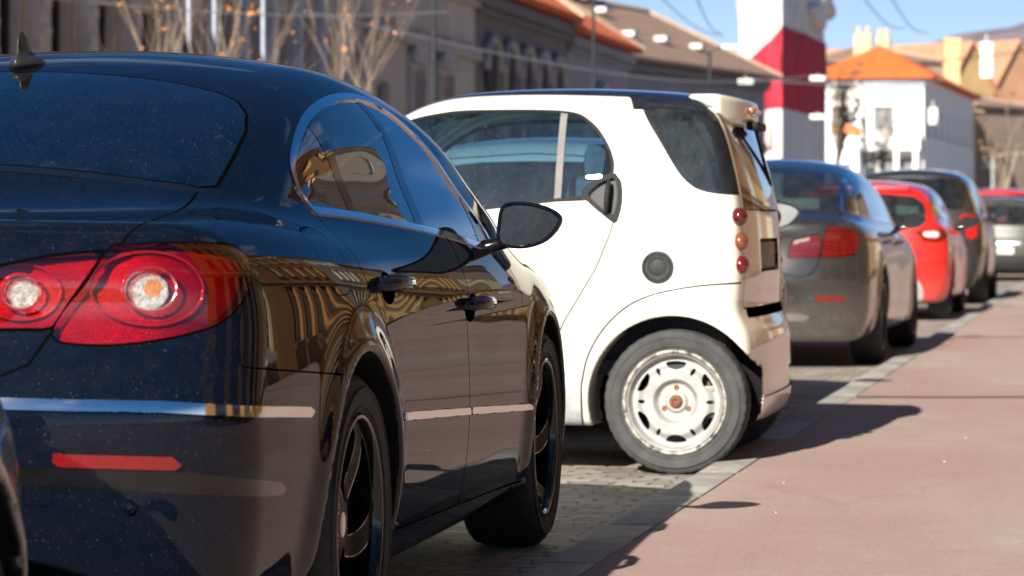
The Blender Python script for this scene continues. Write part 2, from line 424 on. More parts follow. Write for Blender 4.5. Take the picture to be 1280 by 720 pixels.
#@@BLACK
def wellcut(f, x, a, z, xs, zc, r, din, k=.012):
    for xx in xs:
        rr = np.hypot(x-xx, z-zc)-r
        f = smax(f, -np.maximum(rr, din-a), k)
    return f
_bw = spl((-1.3, .80), (-1.0, .855), (-.6, .893), (0, .912), (.7, .908), (1.4, .905), (2.1, .908), (2.7, .912), (3.1, .89), (3.4, .84), (3.7, .76))
_bs = spl((.1, -.10), (.20, -.045), (.30, -.016), (.42, .0), (.56, .004), (.68, -.001), (.76, -.006), (.83, -.016), (.885, -.034), (.93, -.06), (.98, -.105), (1.05, -.20))
_brise = spl((-1.2, .06), (-.4, .055), (.5, .03), (1.4, .0), (2.4, -.03), (3.2, -.10), (3.7, -.18))
_bd = spl((-1.3, .985), (-1.1, 1.0), (-.9, 1.018), (-.6, 1.04), (0, 1.03), (1, 1.02), (2.0, 1.0), (2.4, .985), (2.9, .92), (3.3, .83), (3.6, .72), (3.75, .62))
_br = spl((.15, -.96), (.25, -1.02), (.34, -1.065), (.44, -1.10), (.56, -1.125), (.66, -1.125), (.74, -1.10), (.80, -1.085), (.88, -1.082), (.95, -1.085), (1.0, -1.09), (1.1, -1.09))
_bf = spl((.15, 3.45), (.3, 3.6), (.5, 3.67), (.7, 3.62), (.8, 3.5), (.95, 3.3))
_bz = spl((-1.0, .93), (-.75, 1.035), (-.45, 1.13), (-.1, 1.235), (.25, 1.335), (.6, 1.405), (1.0, 1.442), (1.4, 1.440), (1.75, 1.398), (2.1, 1.285), (2.45, 1.13), (2.9, .90))
_bc = spl((-1.0, .64), (-.6, .715), (-.2, .765), (.3, .80), (.9, .83), (1.5, .84), (2.0, .838), (2.5, .80), (2.9, .70))
_bt = spl((.9, -.03), (1.0, .0), (1.1, .045), (1.2, .083), (1.3, .138), (1.4, .205), (1.5, .28))
def f_black(x, y, z, wells=True):
    a = np.sqrt(y*y+1e-6); zz = z-_brise(x)
    fl = 0
    for xx in (0, 2.711):
        r = np.hypot(x-xx, z-.34); fl = fl+.020*np.exp(-((r-.385)/.06)**2)*sstep(.15, .3, z)
    side = a-(_bw(x)+_bs(zz)+fl)
    rear = (_br(z)+.25*(a/.9)**3.2*1.0) - x
    front = x-(_bf(z)-.42*(a/.9)**2.6)
    top = z-(_bd(x)-.035*(a/.9)**2)
    bot = .17+.02*sstep(-.9, -1.1, x)-z
    lo = smax(side, top, .10); lo = smax(lo, rear, .12); lo = smax(lo, front, .10); lo = smax(lo, bot, .05)
    s2 = (a-(_bc(x)-_bt(z)))*.96
    t2 = (z-(_bz(x)-.065*(a/.6)**2.2*sstep(-1.0, .5, x)-.10*(a/.7)**2*(1-sstep(-1.0, .5, x))))*.93
    cb = smax(s2, t2, .13); cb = smax(cb, .8-z, .02); cb = smax(cb, -.9-x, .05); cb = smax(cb, x-2.95, .05)
    f = smin(lo, cb, .05)
    if wells: f = wellcut(f, x, a, z, (0, 2.711), .345, .365, .60, .018)
    return f
#@@WHEELS
# ------------------------------------------------------------------ wheels
def wheel_matrix(x, y, z, side, spin=0):
    """local +z points outward; side -1 is the right side of the car"""
    return Matrix.Translation((x, y, z)) @ Matrix.Rotation(R(90 if side < 0 else -90), 4, 'X') @ Matrix.Rotation(spin, 4, 'Z')
def tyre_mesh(mb, M, Rt, w, Rr, seg=160, blocks=True):
    h = w/2
    prof = [(Rr-.006, -h*.78, 0), (Rr+.01, -h*.9, 0), ((Rr+Rt)/2, -h*1.0, 0), (Rt-.022, -h*.93, 0), (Rt-.006, -h*.80, 1), (Rt, -h*.6, 1), (Rt+.001, -h*.2, 0), (Rt+.001, h*.2, 0), (Rt, h*.6, 1),
            (Rt-.006, h*.80, 1), (Rt-.02, h*.93, .6), (Rt-.032, h*.975, 0), ((Rr+Rt)/2+.016, h*1.0, 0), ((Rr+Rt)/2+.014, h*1.035, 0), ((Rr+Rt)/2+.010, h*1.035, 0), ((Rr+Rt)/2+.008, h*1.01, 0), ((Rr+Rt)/2-.006, h*1.02, 0), (Rr+.024, h*.975, 0), (Rr+.0225, h*1.0, 0), (Rr+.0195, h*1.0, 0), (Rr+.018, h*.96, 0), (Rr+.016, h*.94, 0), (Rr+.010, h*.93, 0), (Rr+.002, h*.86, 0), (Rr-.006, h*.78, 0)]
    rings = []
    for (r, z, g) in prof:
        ring = []
        for k in range(seg):
            rr = r-(.0032*g if (k % 4) == 0 else 0) if blocks else r
            t = 2*PI*k/seg; ring.append(mb.bm.verts.new(M @ Vector((rr*math.cos(t), rr*math.sin(t), z))))
        rings.append(ring)
    for i in range(len(rings)-1):
        for k in range(seg):
            l = (k+1) % seg; f = mb.bm.faces.new((rings[i][k], rings[i][l], rings[i+1][l], rings[i+1][k])); f.smooth = not (prof[i][2] or prof[i+1][2]) or True
def disc(M, R0, hfun, regions, nr=46, nt=240, wall=.02, r0=0.0):
    """a turned disc z=hfun(r,t) cut by regions [(fun(x,y), key)], key None = hole; returns (V,N,T,mi)"""
    rs = np.linspace(r0+1e-4, R0, nr); ts = np.arange(nt)*2*np.pi/nt
    rr, tt = np.meshgrid(rs, ts, indexing='ij'); x = (rr*np.cos(tt)).ravel(); y = (rr*np.sin(tt)).ravel()
    V = np.stack([x, y, hfun(x, y)], 1); e = 1e-4
    N = np.stack([-(hfun(x+e, y)-hfun(x-e, y))/(2*e), -(hfun(x, y+e)-hfun(x, y-e))/(2*e), np.ones(len(x))], 1); N /= np.linalg.norm(N, axis=1)[:, None]
    i, k = np.meshgrid(np.arange(nr-1), np.arange(nt), indexing='ij'); i = i.ravel(); k = k.ravel(); l = (k+1) % nt
    a, b, c, d = i*nt+k, (i+1)*nt+k, (i+1)*nt+l, i*nt+l
    T = np.concatenate([np.stack([a, b, c], 1), np.stack([a, c, d], 1)]); L = np.zeros(len(T), int)
    for n, (fun, key) in enumerate(regions):
        dd = fun(V[:, 0], V[:, 1]); V, N, T, L, dd = cut(V, N, T, L, dd)
        dd = fun(V[:, 0], V[:, 1]); q = dd[T].mean(1) < 0
        L[q] = -1 if key is None else key
        T = T[L >= 0]; L = L[L >= 0]
    V[:, 2] = hfun(V[:, 0], V[:, 1])
    S = type('S', (), {})(); u, inv = np.unique(T, return_inverse=True); T = inv.reshape(T.shape); V = V[u]; N = N[u]
    A = np.array(M)[:3, :3]; o = np.array(M)[:3, 3]; ax = A@np.array([0, 0, 1.])
    E = np.concatenate([T[:, [0, 1]], T[:, [1, 2]], T[:, [2, 0]]]); n = len(V)
    k1 = E[:, 0]*n+E[:, 1]; k2 = E[:, 1]*n+E[:, 0]; b = E[~np.isin(k1, k2)]; m = len(b)
    P0, P1 = V[b[:, 0]], V[b[:, 1]]; ee = P1-P0; nn = np.stack([ee[:, 1], -ee[:, 0], np.zeros(m)], 1); nn /= np.maximum(np.linalg.norm(nn, axis=1), 1e-9)[:, None]
    dz = np.array([0, 0, wall]); idx = n+np.arange(m)
    T = np.concatenate([T, np.stack([idx, idx+3*m, idx+2*m], 1), np.stack([idx, idx+2*m, idx+m], 1)]); L = np.concatenate([L, np.zeros(2*m, int)])
    V = np.concatenate([V, P0, P1, P1-dz, P0-dz]); N = np.concatenate([N, nn, nn, nn, nn])
    return V@A.T+o, N@A.T, T, L
def spokes(n, half, twist=0., phase=0., r_in=.05, r_out=.2, split=0., round_=.012, taper=0.):
    """signed field of the holes between n spokes (negative in a hole)"""
    def f(x, y):
        r = np.hypot(x, y); t = np.arctan2(y, x)-phase-twist*(r/r_out)**1.5
        p = 2*np.pi/n; u = (t+p/2) % p-p/2; d = np.abs(u)*r
        hw = half*(1-taper*(r/r_out))
        if split: d = np.abs(d-split*(r/r_out))
        g = smax(smax(hw-d, r-r_out, round_), r_in-r, round_)
        return g
    return f
def make_wheel(car, x, y, side, Rt, w, Rr, style, tyre_mat, rim_mats, spin=0, blocks=True, zc=None, steer=0):
    """part 'wheel' (brake disc and hub) with sub-parts tyre and rim; y is the outer face of the tyre"""
    zc = Rt if zc is None else zc
    M = wheel_matrix(x, y+(-side)*w/2, zc, side, spin)
    if steer: M = Matrix.Translation((x, y, 0)) @ Matrix.Rotation(steer, 4, 'Z') @ Matrix.Translation((-x, -y, 0)) @ M
    h = w/2
    b = MB(); b.lathe([(0, h*.1), (.07, h*.1), (.075, -.01), (Rr*.72, -.012), (Rr*.72, -.03), (0, -.03)], 40, M)
    b.box((Rr*.62, 0, 0), (.07, .13, .06), M=M, bev=.01)
    root = b.build('wheel', [plain('brake iron', (.12, .10, .09), .5, .7, .4, 30)], car)
    t = MB(); tyre_mesh(t, M, Rt, w, Rr, 160 if blocks else 96, blocks); t.build('tyre', [tyre_mat], root, sharp=30)
    # rim: barrel + face disc in one mesh
    hf, regs = style(Rr, h)
    V, N, T, L = disc(M, Rr-.012, hf, regs, nr=40 if blocks else 22, nt=240 if blocks else 120)
    me = bpy.data.meshes.new('face'); 
    bb = MB(); bb.lathe([(Rr+.004, h*.90), (Rr+.006, h*.97), (Rr-.001, h*.985), (Rr-.008, h*.95), (Rr-.012, h*.80), (Rr-.016, h*.5), (Rr-.02, -h*.8), (Rr-.012, -h*.9)], 96 if blocks else 56, M)
    bbm = bb.bm; bmesh.ops.recalc_face_normals(bbm, faces=bbm.faces); bbm.to_mesh(me)
    v2 = np.array([v.co for v in me.vertices]); f2 = []
    for p in me.polygons: f2 += [(p.vertices[0], p.vertices[i], p.vertices[i+1]) for i in range(1, len(p.vertices)-1)]
    n2 = np.array([v.normal for v in me.vertices]); bbm.free(); bpy.data.meshes.remove(me)
    T2 = np.array(f2)+len(V); bi = len(rim_mats)-1
    mesh_np('rim', np.concatenate([V, v2]), np.concatenate([T, T2]), np.concatenate([N, n2]), root, rim_mats, np.concatenate([L, np.full(len(T2), bi)]))
    return root
def style_turbine(Rr, h):
    hf = lambda x, y: h*.80-.022*(1-np.hypot(x, y)/Rr)**1-.030*np.exp(-(np.hypot(x, y)/.05)**2)*0-.02*sstep(.03, .12, np.hypot(x, y))*sstep(.2, .1, np.hypot(x, y))
    sp = spokes(5, .019, .85, 0, .045, Rr-.02, 0, .02, -.9)
    edge = lambda x, y: np.maximum(sp(x, y)-.0045, -sp(x, y))
    inner = spokes(5, .0050, .75, 0, .05, Rr-.02, .018, .004)
    ring = lambda x, y: np.abs(np.hypot(x, y)-(Rr-.0155))-.002
    return hf, [(lambda x, y: sp(x, y), None), (lambda x, y: np.where(sp(x, y) > 0, sp(x, y)-.0030, 1), 1), (ring, 1), (lambda x, y: np.hypot(x, y)-.028, 2)]
def style_multi(n=10, half=.012, split=0., twist=0., r_in=.055):
    def st(Rr, h):
        hf = lambda x, y: h*.80-.03*(1-(np.hypot(x, y)/Rr)**2)
        return hf, [(spokes(n, half, twist, 0, r_in, Rr-.022, split, .012), None), (lambda x, y: np.hypot(x, y)-.028, 0)]
    return st
def style_small(Rr, h):
    """pressed light wheel: six half-moon holes at the edge of the disc, six slots between, three bolts"""
    def hf(x, y):
        r = np.hypot(x, y)
        return h*.93-.040*sstep(Rr-.012, Rr-.030, r)+.020*sstep(Rr-.045, Rr-.075, r)-.030*sstep(.092, .070, r)+.012*sstep(.048, .036, r)
    regs = []
    for k in range(6):
        t = PI/2+k*PI/3
        def big(x, y, t=t):
            u = x*math.cos(t)+y*math.sin(t); v = -x*math.sin(t)+y*math.cos(t); r = np.hypot(x, y)
            e = (np.sqrt((v/.044)**2+((u-.163)/.034)**2)-1)*.034
            return smax(smax(e, r-.162, .006), .05-u, .01)
        regs.append((big, None))
        t2 = k*PI/3
        def small(x, y, t=t2):
            u = x*math.cos(t)+y*math.sin(t); v = -x*math.sin(t)+y*math.cos(t)
            return (np.sqrt((v/.0080)**2+((u-.138)/.0160)**2)-1)*.008
        regs.append((small, None))
    regs.append((lambda x, y: np.hypot(x, y)-.028, 1))
    for k in range(3):
        t = PI/2+k*2*PI/3
        regs.append((lambda x, y, t=t: np.hypot(x-.056*math.cos(t), y-.056*math.sin(t))-.0115, 1))
    return hf, regs
#@@BLACKCAR
# ------------------------------------------------------------------ the dark four-door coupe in front
P_side = lambda V: (V[:, 0], V[:, 2])
def P_rear(x0): return lambda V: (np.abs(V[:, 1])+(V[:, 0]-x0), V[:, 2])
P_top = lambda V: (V[:, 1], V[:, 0])
P_boot = lambda V: (V[:, 1], V[:, 0]+V[:, 2])
m_side = lambda c, n: (np.abs(n[:, 1]) > .22) & (np.abs(c[:, 1]) > .45)
def both(h): h = [tuple(p) for p in h]; return np.array([(u, v) for u, v in h]+[(-u, v) for u, v in h[::-1] if u > 1e-6])
def set_pose(o, x, y, th): o.location = (x, y, 0); o.rotation_euler = (0, 0, R(90-th)); return o
PAINT_BLACK = paint('black car paint', (.002, .004, .010), 0, .3, .012, wave=.5, spots=.25, low=(.2, .5, .015), dcol=(.30, .26, .21), spec=.0, cior=1.5, cw=.58)
def gaps(S, proj, poly, mask, w=.005, over=('',)):
    S.region('gap', proj, poly, mask, over=over, grow=w, inner=0)
def lamp_interior(name, col): return plain(name, col, .3, .35, .15, 40, .4, 300)
def build_black():
    car = thing('coupe_car', 'large black four-door coupe in front, with chrome window line and red round-bowled tail lamps', 'car', group='cars parked along the kerb')
    S = Shell(f_black, (-1.25, -1.0, .1), (3.78, 1.0, 1.5), .0145)
    top = catmull([(.092, 1.022), (.066, 1.06), (.078, 1.098), (.15, 1.152), (.324, 1.219), (.539, 1.273), (.812, 1.313), (1.10, 1.330), (1.293, 1.315), (1.42, 1.27), (1.62, 1.17), (1.82, 1.05), (2.03, .922)], 6, False)
    botm = catmull([(1.99, .915), (1.775, .927), (1.351, .958), (.818, .988), (.401, 1.009), (.11, 1.018)], 4, False)
    dlo = np.concatenate([top, botm])
    S.region('dlo', P_side, dlo, m_side)
    S.region('chrome', P_side, dlo, m_side, over=('dlo',), inner=-.016)
    S.region('qglass', P_side, np.array([(0, .9), (.40, .9), (.42, 1.4), (0, 1.4)]), m_side, over=('dlo',))
    S.region('rglass', P_side, np.array([(.455, .9), (.99, .9), (1.07, 1.4), (.50, 1.4)]), m_side, over=('dlo',))
    S.region('fglass', P_side, np.array([(1.09, .9), (1.80, .9), (1.75, 1.1), (1.72, 1.4), (1.12, 1.4)]), m_side, over=('dlo',))
    for i, (u0, u1) in enumerate(((.3, .7), (.9, 1.4), (1.6, 2.2))): S.region('pil%d' % i, P_side, np.array([(u0, .8), (u1, .8), (u1, 1.5), (u0, 1.5)]), m_side, over=('dlo',))
    rg = both([(0, -.46), (.237, -.443), (.402, -.418), (.565, -.386), (.635, -.345), (.658, -.29), (.644, -.099), (.628, .067), (.600, .185), (.560, .255), (.506, .29), (.401, .316), (.263, .325), (0, .328)])
    mt = lambda c, n: (c[:, 2] > .9) & (c[:, 0] < .6)
    S.region('rearglass', P_top, rg, mt); S.region('glassedge', P_top, rg, mt, over=('',), grow=.008, inner=0)
    S.region('cowl', P_boot, both([(0, .60), (.4, .625), (.60, .655), (.650, .70), (.66, .80), (0, .80)]), lambda c, n: (c[:, 2] > .9) & (c[:, 0] < -.2))
    wsg = both([(0, 2.62), (.35, 2.60), (.60, 2.50), (.66, 2.44), (.57, 1.90), (.50, 1.80), (.3, 1.74), (0, 1.73)])
    S.region('windscreen', P_top, wsg, lambda c, n: (c[:, 2] > .95) & (c[:, 0] > 1.5))
    # tail lamps
    pr = P_rear(-1.09); mr = lambda c, n: (c[:, 0] < -.25)
    lo = catmull([(.747, .949), (.815, .956), (.926, .959), (1.085, .956), (1.155, .945), (1.172, .915), (1.148, .873), (1.099, .836), (1.027, .807), (.904, .786), (.758, .773), (.640, .775), (.601, .789), (.625, .830), (.672, .875)], 5)
    li = rounded([(.33, .895), (.487, .922), (.598, .940), (.741, .951), (.664, .872), (.600, .797), (.33, .797)], .012)
    S.region('lo', pr, lo, mr); S.region('li', pr, li, mr, grow=-.006)
    def ell(cx, cy, rx, ry, n=40): t = np.linspace(0, 2*np.pi, n, endpoint=False); return np.stack([cx+rx*np.cos(t), cy+ry*np.sin(t)], 1)
    OC, IC = (.842, .875), (.529, .870)
    S.region('oring', pr, ell(*OC, .150, .070), mr, over=('lo',)); S.region('iring', pr, ell(*IC, .092, .053), mr, over=('li',))
    S.region('obulb', pr, ell(*OC, .070, .041), mr, over=('oring',)); S.region('ibulb', pr, ell(*IC, .043, .031), mr, over=('iring',))
    S.region('oamber', pr, ell(OC[0]+.012, OC[1]+.002, .028, .018), mr, over=('obulb',))
    for k in ('lo', 'li', 'oring', 'iring', 'obulb', 'ibulb', 'oamber'): pass
    S.region('gap', pr, lo, mr, over=('',), grow=.005, inner=0); S.region('gap', pr, li, mr, over=('',), grow=.001, inner=-.006)
    boot = both([(0, .60), (.4, .62), (.64, .70), (.655, .521), (.680, .16), (.676, .10), (.660, .0), (.64, -.033), (.555, -.22), (.537, -.251), (.506, -.326), (.458, -.365), (.40, -.378), (0, -.385)])
    S.region('gap', P_boot, boot, lambda c, n: c[:, 0] < -.28, over=('',), grow=.004, inner=-.002)
    S.region('boot', P_boot, boot, lambda c, n: c[:, 0] < -.28, over=('',))
    S.region('strip', pr, np.array([(-.5, .677), (.46, .674), (.84, .665), (1.514, .625), (1.550, .613), (1.526, .603), (.84, .644), (.46, .653), (-.5, .656)]), mr, over=('', 'boot', 'gap'))
    S.region('reflector', pr, rounded([(.56, .571), (.871, .560), (.918, .533), (.585, .546)], .004), mr)
    S.region('ledge_band', pr, rounded([(-.4, .548), (.576, .544), (.93, .528), (1.33, .487), (1.38, .462), (1.33, .460), (.84, .494), (.579, .512), (-.4, .518)], .01), mr)  # bumper ledge: its darker reflection is painted as a gloss black band
    S.region('towcap', pr, rounded([(.515, .522), (.578, .521), (.584, .473), (.521, .474)], .008), mr)
    S.region('gap', pr, rounded([(.515, .522), (.578, .521), (.584, .473), (.521, .474)], .008), mr, grow=.0025, inner=0)
    bump_ = np.array([(-.5, .715), (.458, .720), (.53, .745), (.60, .80), (1.13, .86), (1.105, .80), (1.10, .722), (1.40, .702), (1.80, .676), (1.9, .05), (-.5, .05)])
    S.region('gap', pr, bump_, mr, grow=.003, inner=-.001); S.region('bumper', pr, bump_, mr)
    # doors, flap
    rd = np.concatenate([catmull([(.14, 1.06), (.090, .985), (.082, .93), (.115, .87), (.22, .800), (.331, .715), (.405, .615), (.44, .50), (.45, .38)], 5, False), np.array([(.45, .275), (1.355, .255), (1.357, .6), (1.365, .87), (1.34, .943), (1.24, 1.0), (1.1, 1.06)])])
    fd = np.concatenate([np.array([(1.25, 1.06), (1.251, 1.0), (1.349, .945), (1.373, .87), (1.365, .6), (1.363, .255), (2.30, .235)]), catmull([(2.33, .30), (2.345, .47), (2.34, .62), (2.30, .734), (2.20, .83), (2.08, .90), (2.0, .99)], 5, False)])
    for nm, pl in (('rdoor', rd), ('fdoor', fd)): gaps(S, P_side, pl, m_side)
    for nm, pl in (('rdoor', rd), ('fdoor', fd)): S.region(nm, P_side, pl, m_side)
    fl = catmull([(-.17, .985), (-.06, .985), (-.045, .95), (-.06, .90), (-.065, .86), (-.11, .846), (-.20, .85), (-.255, .88), (-.265, .935), (-.235, .975)], 4)
    S.region('gap', P_side, fl, m_side, grow=.003, inner=0); S.region('flap', P_side, fl, m_side)
    for x0, x1, z0, z1 in ((.43, 1.352, .556, .510), (1.366, 2.30, .510, .462)):
        S.region('dstrip', P_side, np.array([(x0, z0), (x1, z1), (x1, z1-.018), (x0, z0-.019)]), m_side, over=('rdoor', 'fdoor', ''))
    S.region('sillstrip', P_side, np.array([(.40, .300), (2.36, .238), (2.36, .226), (.40, .286)]), m_side)
    for cx, cz in ((.40, .852), (1.48, .776)):
        S.region('recess', P_side, ell(cx-.06, cz-.004, .085, .038), m_side, over=('rdoor', 'fdoor'))
    q = lambda c, n: (np.abs(c[:, 1]) < .83)
    wellm = lambda V: np.minimum(np.hypot(V[:, 0], V[:, 2]-.345), np.hypot(V[:, 0]-2.711, V[:, 2]-.345))-.3685
    def mlin(c, n):
        xx = np.where(c[:, 0] < 1.3, 0, 2.711); d = (c[:, 0]-xx)*n[:, 0]+(c[:, 2]-.345)*n[:, 2]
        return (np.hypot(c[:, 0]-xx, c[:, 2]-.345) < .39) & ((d < -.05) | (np.abs(c[:, 1]) < .7))
    S.region('liner', None, wellm, mlin)
    glass = glassm('tinted car glass', (.16, .19, .19), .07, 0, .015); rglass = glassm('dusty rear glass', (.03, .05, .06), .11, .01, .006)
    body = piece(S, ['', 'gap', 'liner', 'cowl', 'glassedge'], 'body', car, [PAINT_BLACK, GAP, LINER, GLOSSB, GAP])
    for sd in (-1, 1):
        piece(S, ['rdoor'], 'door', car, [PAINT_BLACK], wall=.015, side=sd); piece(S, ['fdoor'], 'door', car, [PAINT_BLACK], wall=.015, side=sd)
        for k in ('qglass', 'rglass', 'fglass'): piece(S, [k], 'side_window', car, [glass], side=sd, lift=-.002)
        piece(S, ['chrome'], 'window_trim', car, [CHROME], side=sd, lift=.004, wall=.008)
        for k in ('pil0', 'pil1', 'pil2'): piece(S, [k], 'window_pillar', car, [GLOSSB], side=sd, lift=-.001)
        piece(S, ['flap'], 'fuel_flap', car, [PAINT_BLACK], side=sd, wall=.01) if sd < 0 else piece(S, ['flap'], 'side_panel', car, [PAINT_BLACK], side=sd)
        piece(S, ['dstrip'], 'door_strip', car, [CHROME], side=sd, lift=.007, wall=.010)
        piece(S, ['sillstrip'], 'sill_strip', car, [CHROMED], side=sd, lift=.006, wall=.010)
        piece(S, ['reflector'], 'rear_reflector', car, [plain('red reflector', (.15, .003, .004), .25, 0, .3, 200, coat=1)], side=sd, lift=.001, wall=.006)
        # the lamp: a red housing with two bowls, under a clear red lens
        def dsp(V):
            qv = np.abs(V[:, 1])+V[:, 0]+1.09; z = V[:, 2]; d = np.full(len(V), -.022)
            for (c, rx, ry, bx, by) in ((OC, .150, .070, .070, .041), (IC, .092, .053, .043, .031)):
                e = np.sqrt(((qv-c[0])/rx)**2+((z-c[1])/ry)**2); eb = np.sqrt(((qv-c[0])/bx)**2+((z-c[1])/by)**2)
                d = np.where(e < 1, -.022-.030*np.sqrt(np.clip(1-e, 0, 1)), d); d = np.where(eb < 1, -.048+.036*np.sqrt(np.clip(1-eb*eb, 0, 1)), d)
            return d
        RH = lamp_interior('red lamp housing', (.19, .002, .005)); RR_ = lamp_interior('red lamp bowl', (.27, .004, .010))
        WH = plain('clear bulb cover', (.48, .47, .44), .25, 0, .45, 90, .9, 260, coat=1); AM = plain('amber bulb', (.60, .20, .03), .3, 0, .2, 90, .8, 260, coat=1)
        REDG = lens('red lamp glass', (.90, .22, .22)); CLG = lens('clear lamp glass', (.95, .95, .95))
        l1 = piece(S, ['lo', 'oring', 'obulb', 'oamber'], 'tail_lamp', car, [RH, RR_, WH, AM], side=sd, disp=dsp)
        piece(S, ['lo', 'oring', 'obulb', 'oamber'], 'lens', l1, [REDG, REDG, CLG, CLG], side=sd, lift=.002, wall=.02)
        l2 = piece(S, ['li', 'iring', 'ibulb'], 'tail_lamp', car, [RH, RR_, WH], side=sd, disp=dsp)
        piece(S, ['li', 'iring', 'ibulb'], 'lens', l2, [REDG, REDG, CLG], side=sd, lift=.002, wall=.02)
        for (lm, c, rx, ry) in ((l1, OC, .150, .070), (l1, OC, .072, .043), (l2, IC, .092, .053), (l2, IC, .045, .033)):
            pts = []
            for t in np.linspace(0, 2*PI, 49)[:-1]:
                qq, zz = c[0]+rx*math.cos(t), c[1]+ry*math.sin(t); lo_a, hi_a = 0.0, .93
                for _ in range(30):
                    am = (lo_a+hi_a)/2; xs = np.linspace(-1.2, -.4, 400); v = f_black(xs, np.full(400, am), np.full(400, zz), False); i_ = np.argmax(v < 0); xm = xs[i_] if v[i_] < 0 else -.4
                    if am+xm+1.09 < qq: lo_a = am
                    else: hi_a = am
                pts.append(Vector((xm+.014, sd*am*.993, zz)))
            m = MB(); m.tube(pts+pts[:1], .0026 if rx > .08 else .0035, 6, cap=False); m.build('lamp_ring', [plain('pink ring highlight', (.75, .30, .30), .12, .7, .1)], lm, 60)  # pink tubes stand in for the bright highlight along the bowl edges
        for (cx, cz, a0) in ((.40, .860, .893), (1.48, .784, .903)):
            m = MB(); m.tube([(cx-.17, sd*(a0-.02), cz-.002), (cx-.15, sd*(a0+.018), cz), (cx-.08, sd*(a0+.036), cz+.003), (cx+.06, sd*(a0+.034), cz-.002), (cx+.13, sd*(a0+.016), cz-.005), (cx+.15, sd*(a0-.02), cz-.006)], [.012, .015, .015, .015, .014, .011], 12, sy=1.25)
            m.build('door_handle', [PAINT_BLACK], car, 60)
        make_mirror(car, sd, 1.86, .86, 1.085, .985, PAINT_BLACK, (.925, 1.06))
        for x in (0, 2.711):
            make_wheel(car, x, sd*.912, sd, .336, .235, .238, style_turbine, RUBBER, [plain('satin black rim', (.004, .004, .005), .45, 0, .2, 20, spec=.12), plain('machined alloy', (.55, .53, .52), .2, 1, .1), CHROMED, GLOSSB], spin=.4+x)
    piece(S, ['recess'], 'handle_recess', car, [PAINT_BLACK], disp=lambda V: -.018*np.ones(len(V)))
    piece(S, ['boot'], 'boot_lid', car, [PAINT_BLACK], wall=.012)
    b = piece(S, ['bumper'], 'rear_bumper', car, [PAINT_BLACK], wall=.01)
    piece(S, ['ledge_band'], 'bumper_ledge_band', b, [GLOSSB]); [piece(S, ['towcap'], 'towing_eye_cap', b, [PAINT_BLACK], side=q_) for q_ in (-1, 1)]
    piece(S, ['strip'], 'bumper_strip', b, [CHROME], lift=.007, wall=.012)
    piece(S, ['rearglass'], 'rear_window', car, [rglass]); piece(S, ['windscreen'], 'windscreen', car, [glass])
    m = MB(); M = Matrix.Translation((-1.005, -.683, .469)) @ Matrix.Rotation(R(-90+33), 4, 'Z') @ Matrix.Rotation(R(90), 4, 'X')
    m.lathe([(0, .006), (.006, .007), (.0085, .004), (.009, .002), (.011, .005), (.0135, .004), (.0145, -.01)], 32, M); m.build('parking_sensor', [PAINT_BLACK], b)
    fin = lambda x, y, z: smin(np.sqrt((x/.085)**2+(y/.040)**2+(z/.024)**2)*.024-.024, smax(np.sqrt(((x+.01+z*.45)/(.055))**2+(y/.0095)**2+((z)/.078)**2)*.01-.01, -z-.01, .01), .014)
    blob('roof_aerial', fin, (-.13, -.06, -.03), (.11, .06, .10), .005, car, PLASTIC, Matrix.Translation((.44, 0, 1.376)))
    cabin(car, -.2, 2.3, .72, 1.13, [(1.45, .37), (1.45, -.37), (.62, .37), (.62, -.37)], .36)
    return set_pose(car, -1.229, 6.625, 9.3)
def make_mirror(car, sd, x0, a_in, a_out, zc, mat, zr, arm=True, glassmat=None):
    """door mirror: shell, arm, and the mirror glass that looks backwards"""
    z0, z1 = zr; w = a_out-a_in-.045; h = z1-z0; ai = a_in+.045
    out = catmull([(ai, z0+h*.10), (ai-.004, z0+h*.55), (ai+.012, z1-h*.07), (ai+w*.38, z1), (ai+w*.75, z1-h*.10), (ai+w*.97, z1-h*.27), (ai+w, z1-h*.45), (ai+w*.88, z0+h*.30), (ai+w*.68, z0+h*.10), (ai+w*.35, z0)], 5)
    def f(x, y, z):
        d = sdpoly(y, z, out); d = np.where(d > 5, np.hypot(y-(ai+w/2), z-(z0+z1)/2), d)
        return smax(smax(d+1.1*np.maximum(x, 0)**1.6*2.2, -.028-x, .010), d-.0, .004)
    g = lambda x, y, z: smax(f(x, np.abs(y), z), -smax(sdpoly(np.abs(y), z, out)+.010, x+.018, .003), .003)
    M = Matrix.Translation((x0, 0, 0)) @ (Matrix.Diagonal((1, sd, 1, 1)) if sd < 0 else Matrix.Identity(4))
    V, N, T = nets(g, (-.05, ai-.03, z0-.03), (.16, ai+w+.03, z1+.03), .0065)
    V[:, 0] += x0
    if sd < 0: V[:, 1] *= -1; N[:, 1] *= -1; T = T[:, ::-1]
    o = mesh_np('door_mirror', V, T, N, car, [mat])
    c = np.array([ai+w/2, (z0+z1)/2]); pl = c+(out-c)*.925
    m = MB(); pts = [Vector((x0-.020, sd*p[0], p[1])) for p in pl]; m.prism(pts, (.004, 0, 0)); m.build('mirror_glass', [glassmat or plain('dusty mirror glass', (.016, .019, .022), .12, 0, .2, 60)], o)
    if arm:
        m = MB(); m.tube([(x0+.02, sd*(a_in-.03), z0-.005), (x0+.02, sd*(a_in+.03), z0+.012), (x0+.015, sd*(ai+.03), z0+h*.18)], [.028, .022, .020], 12, sy=.9); m.build('mirror_arm', [GLOSSB], o)
    return o
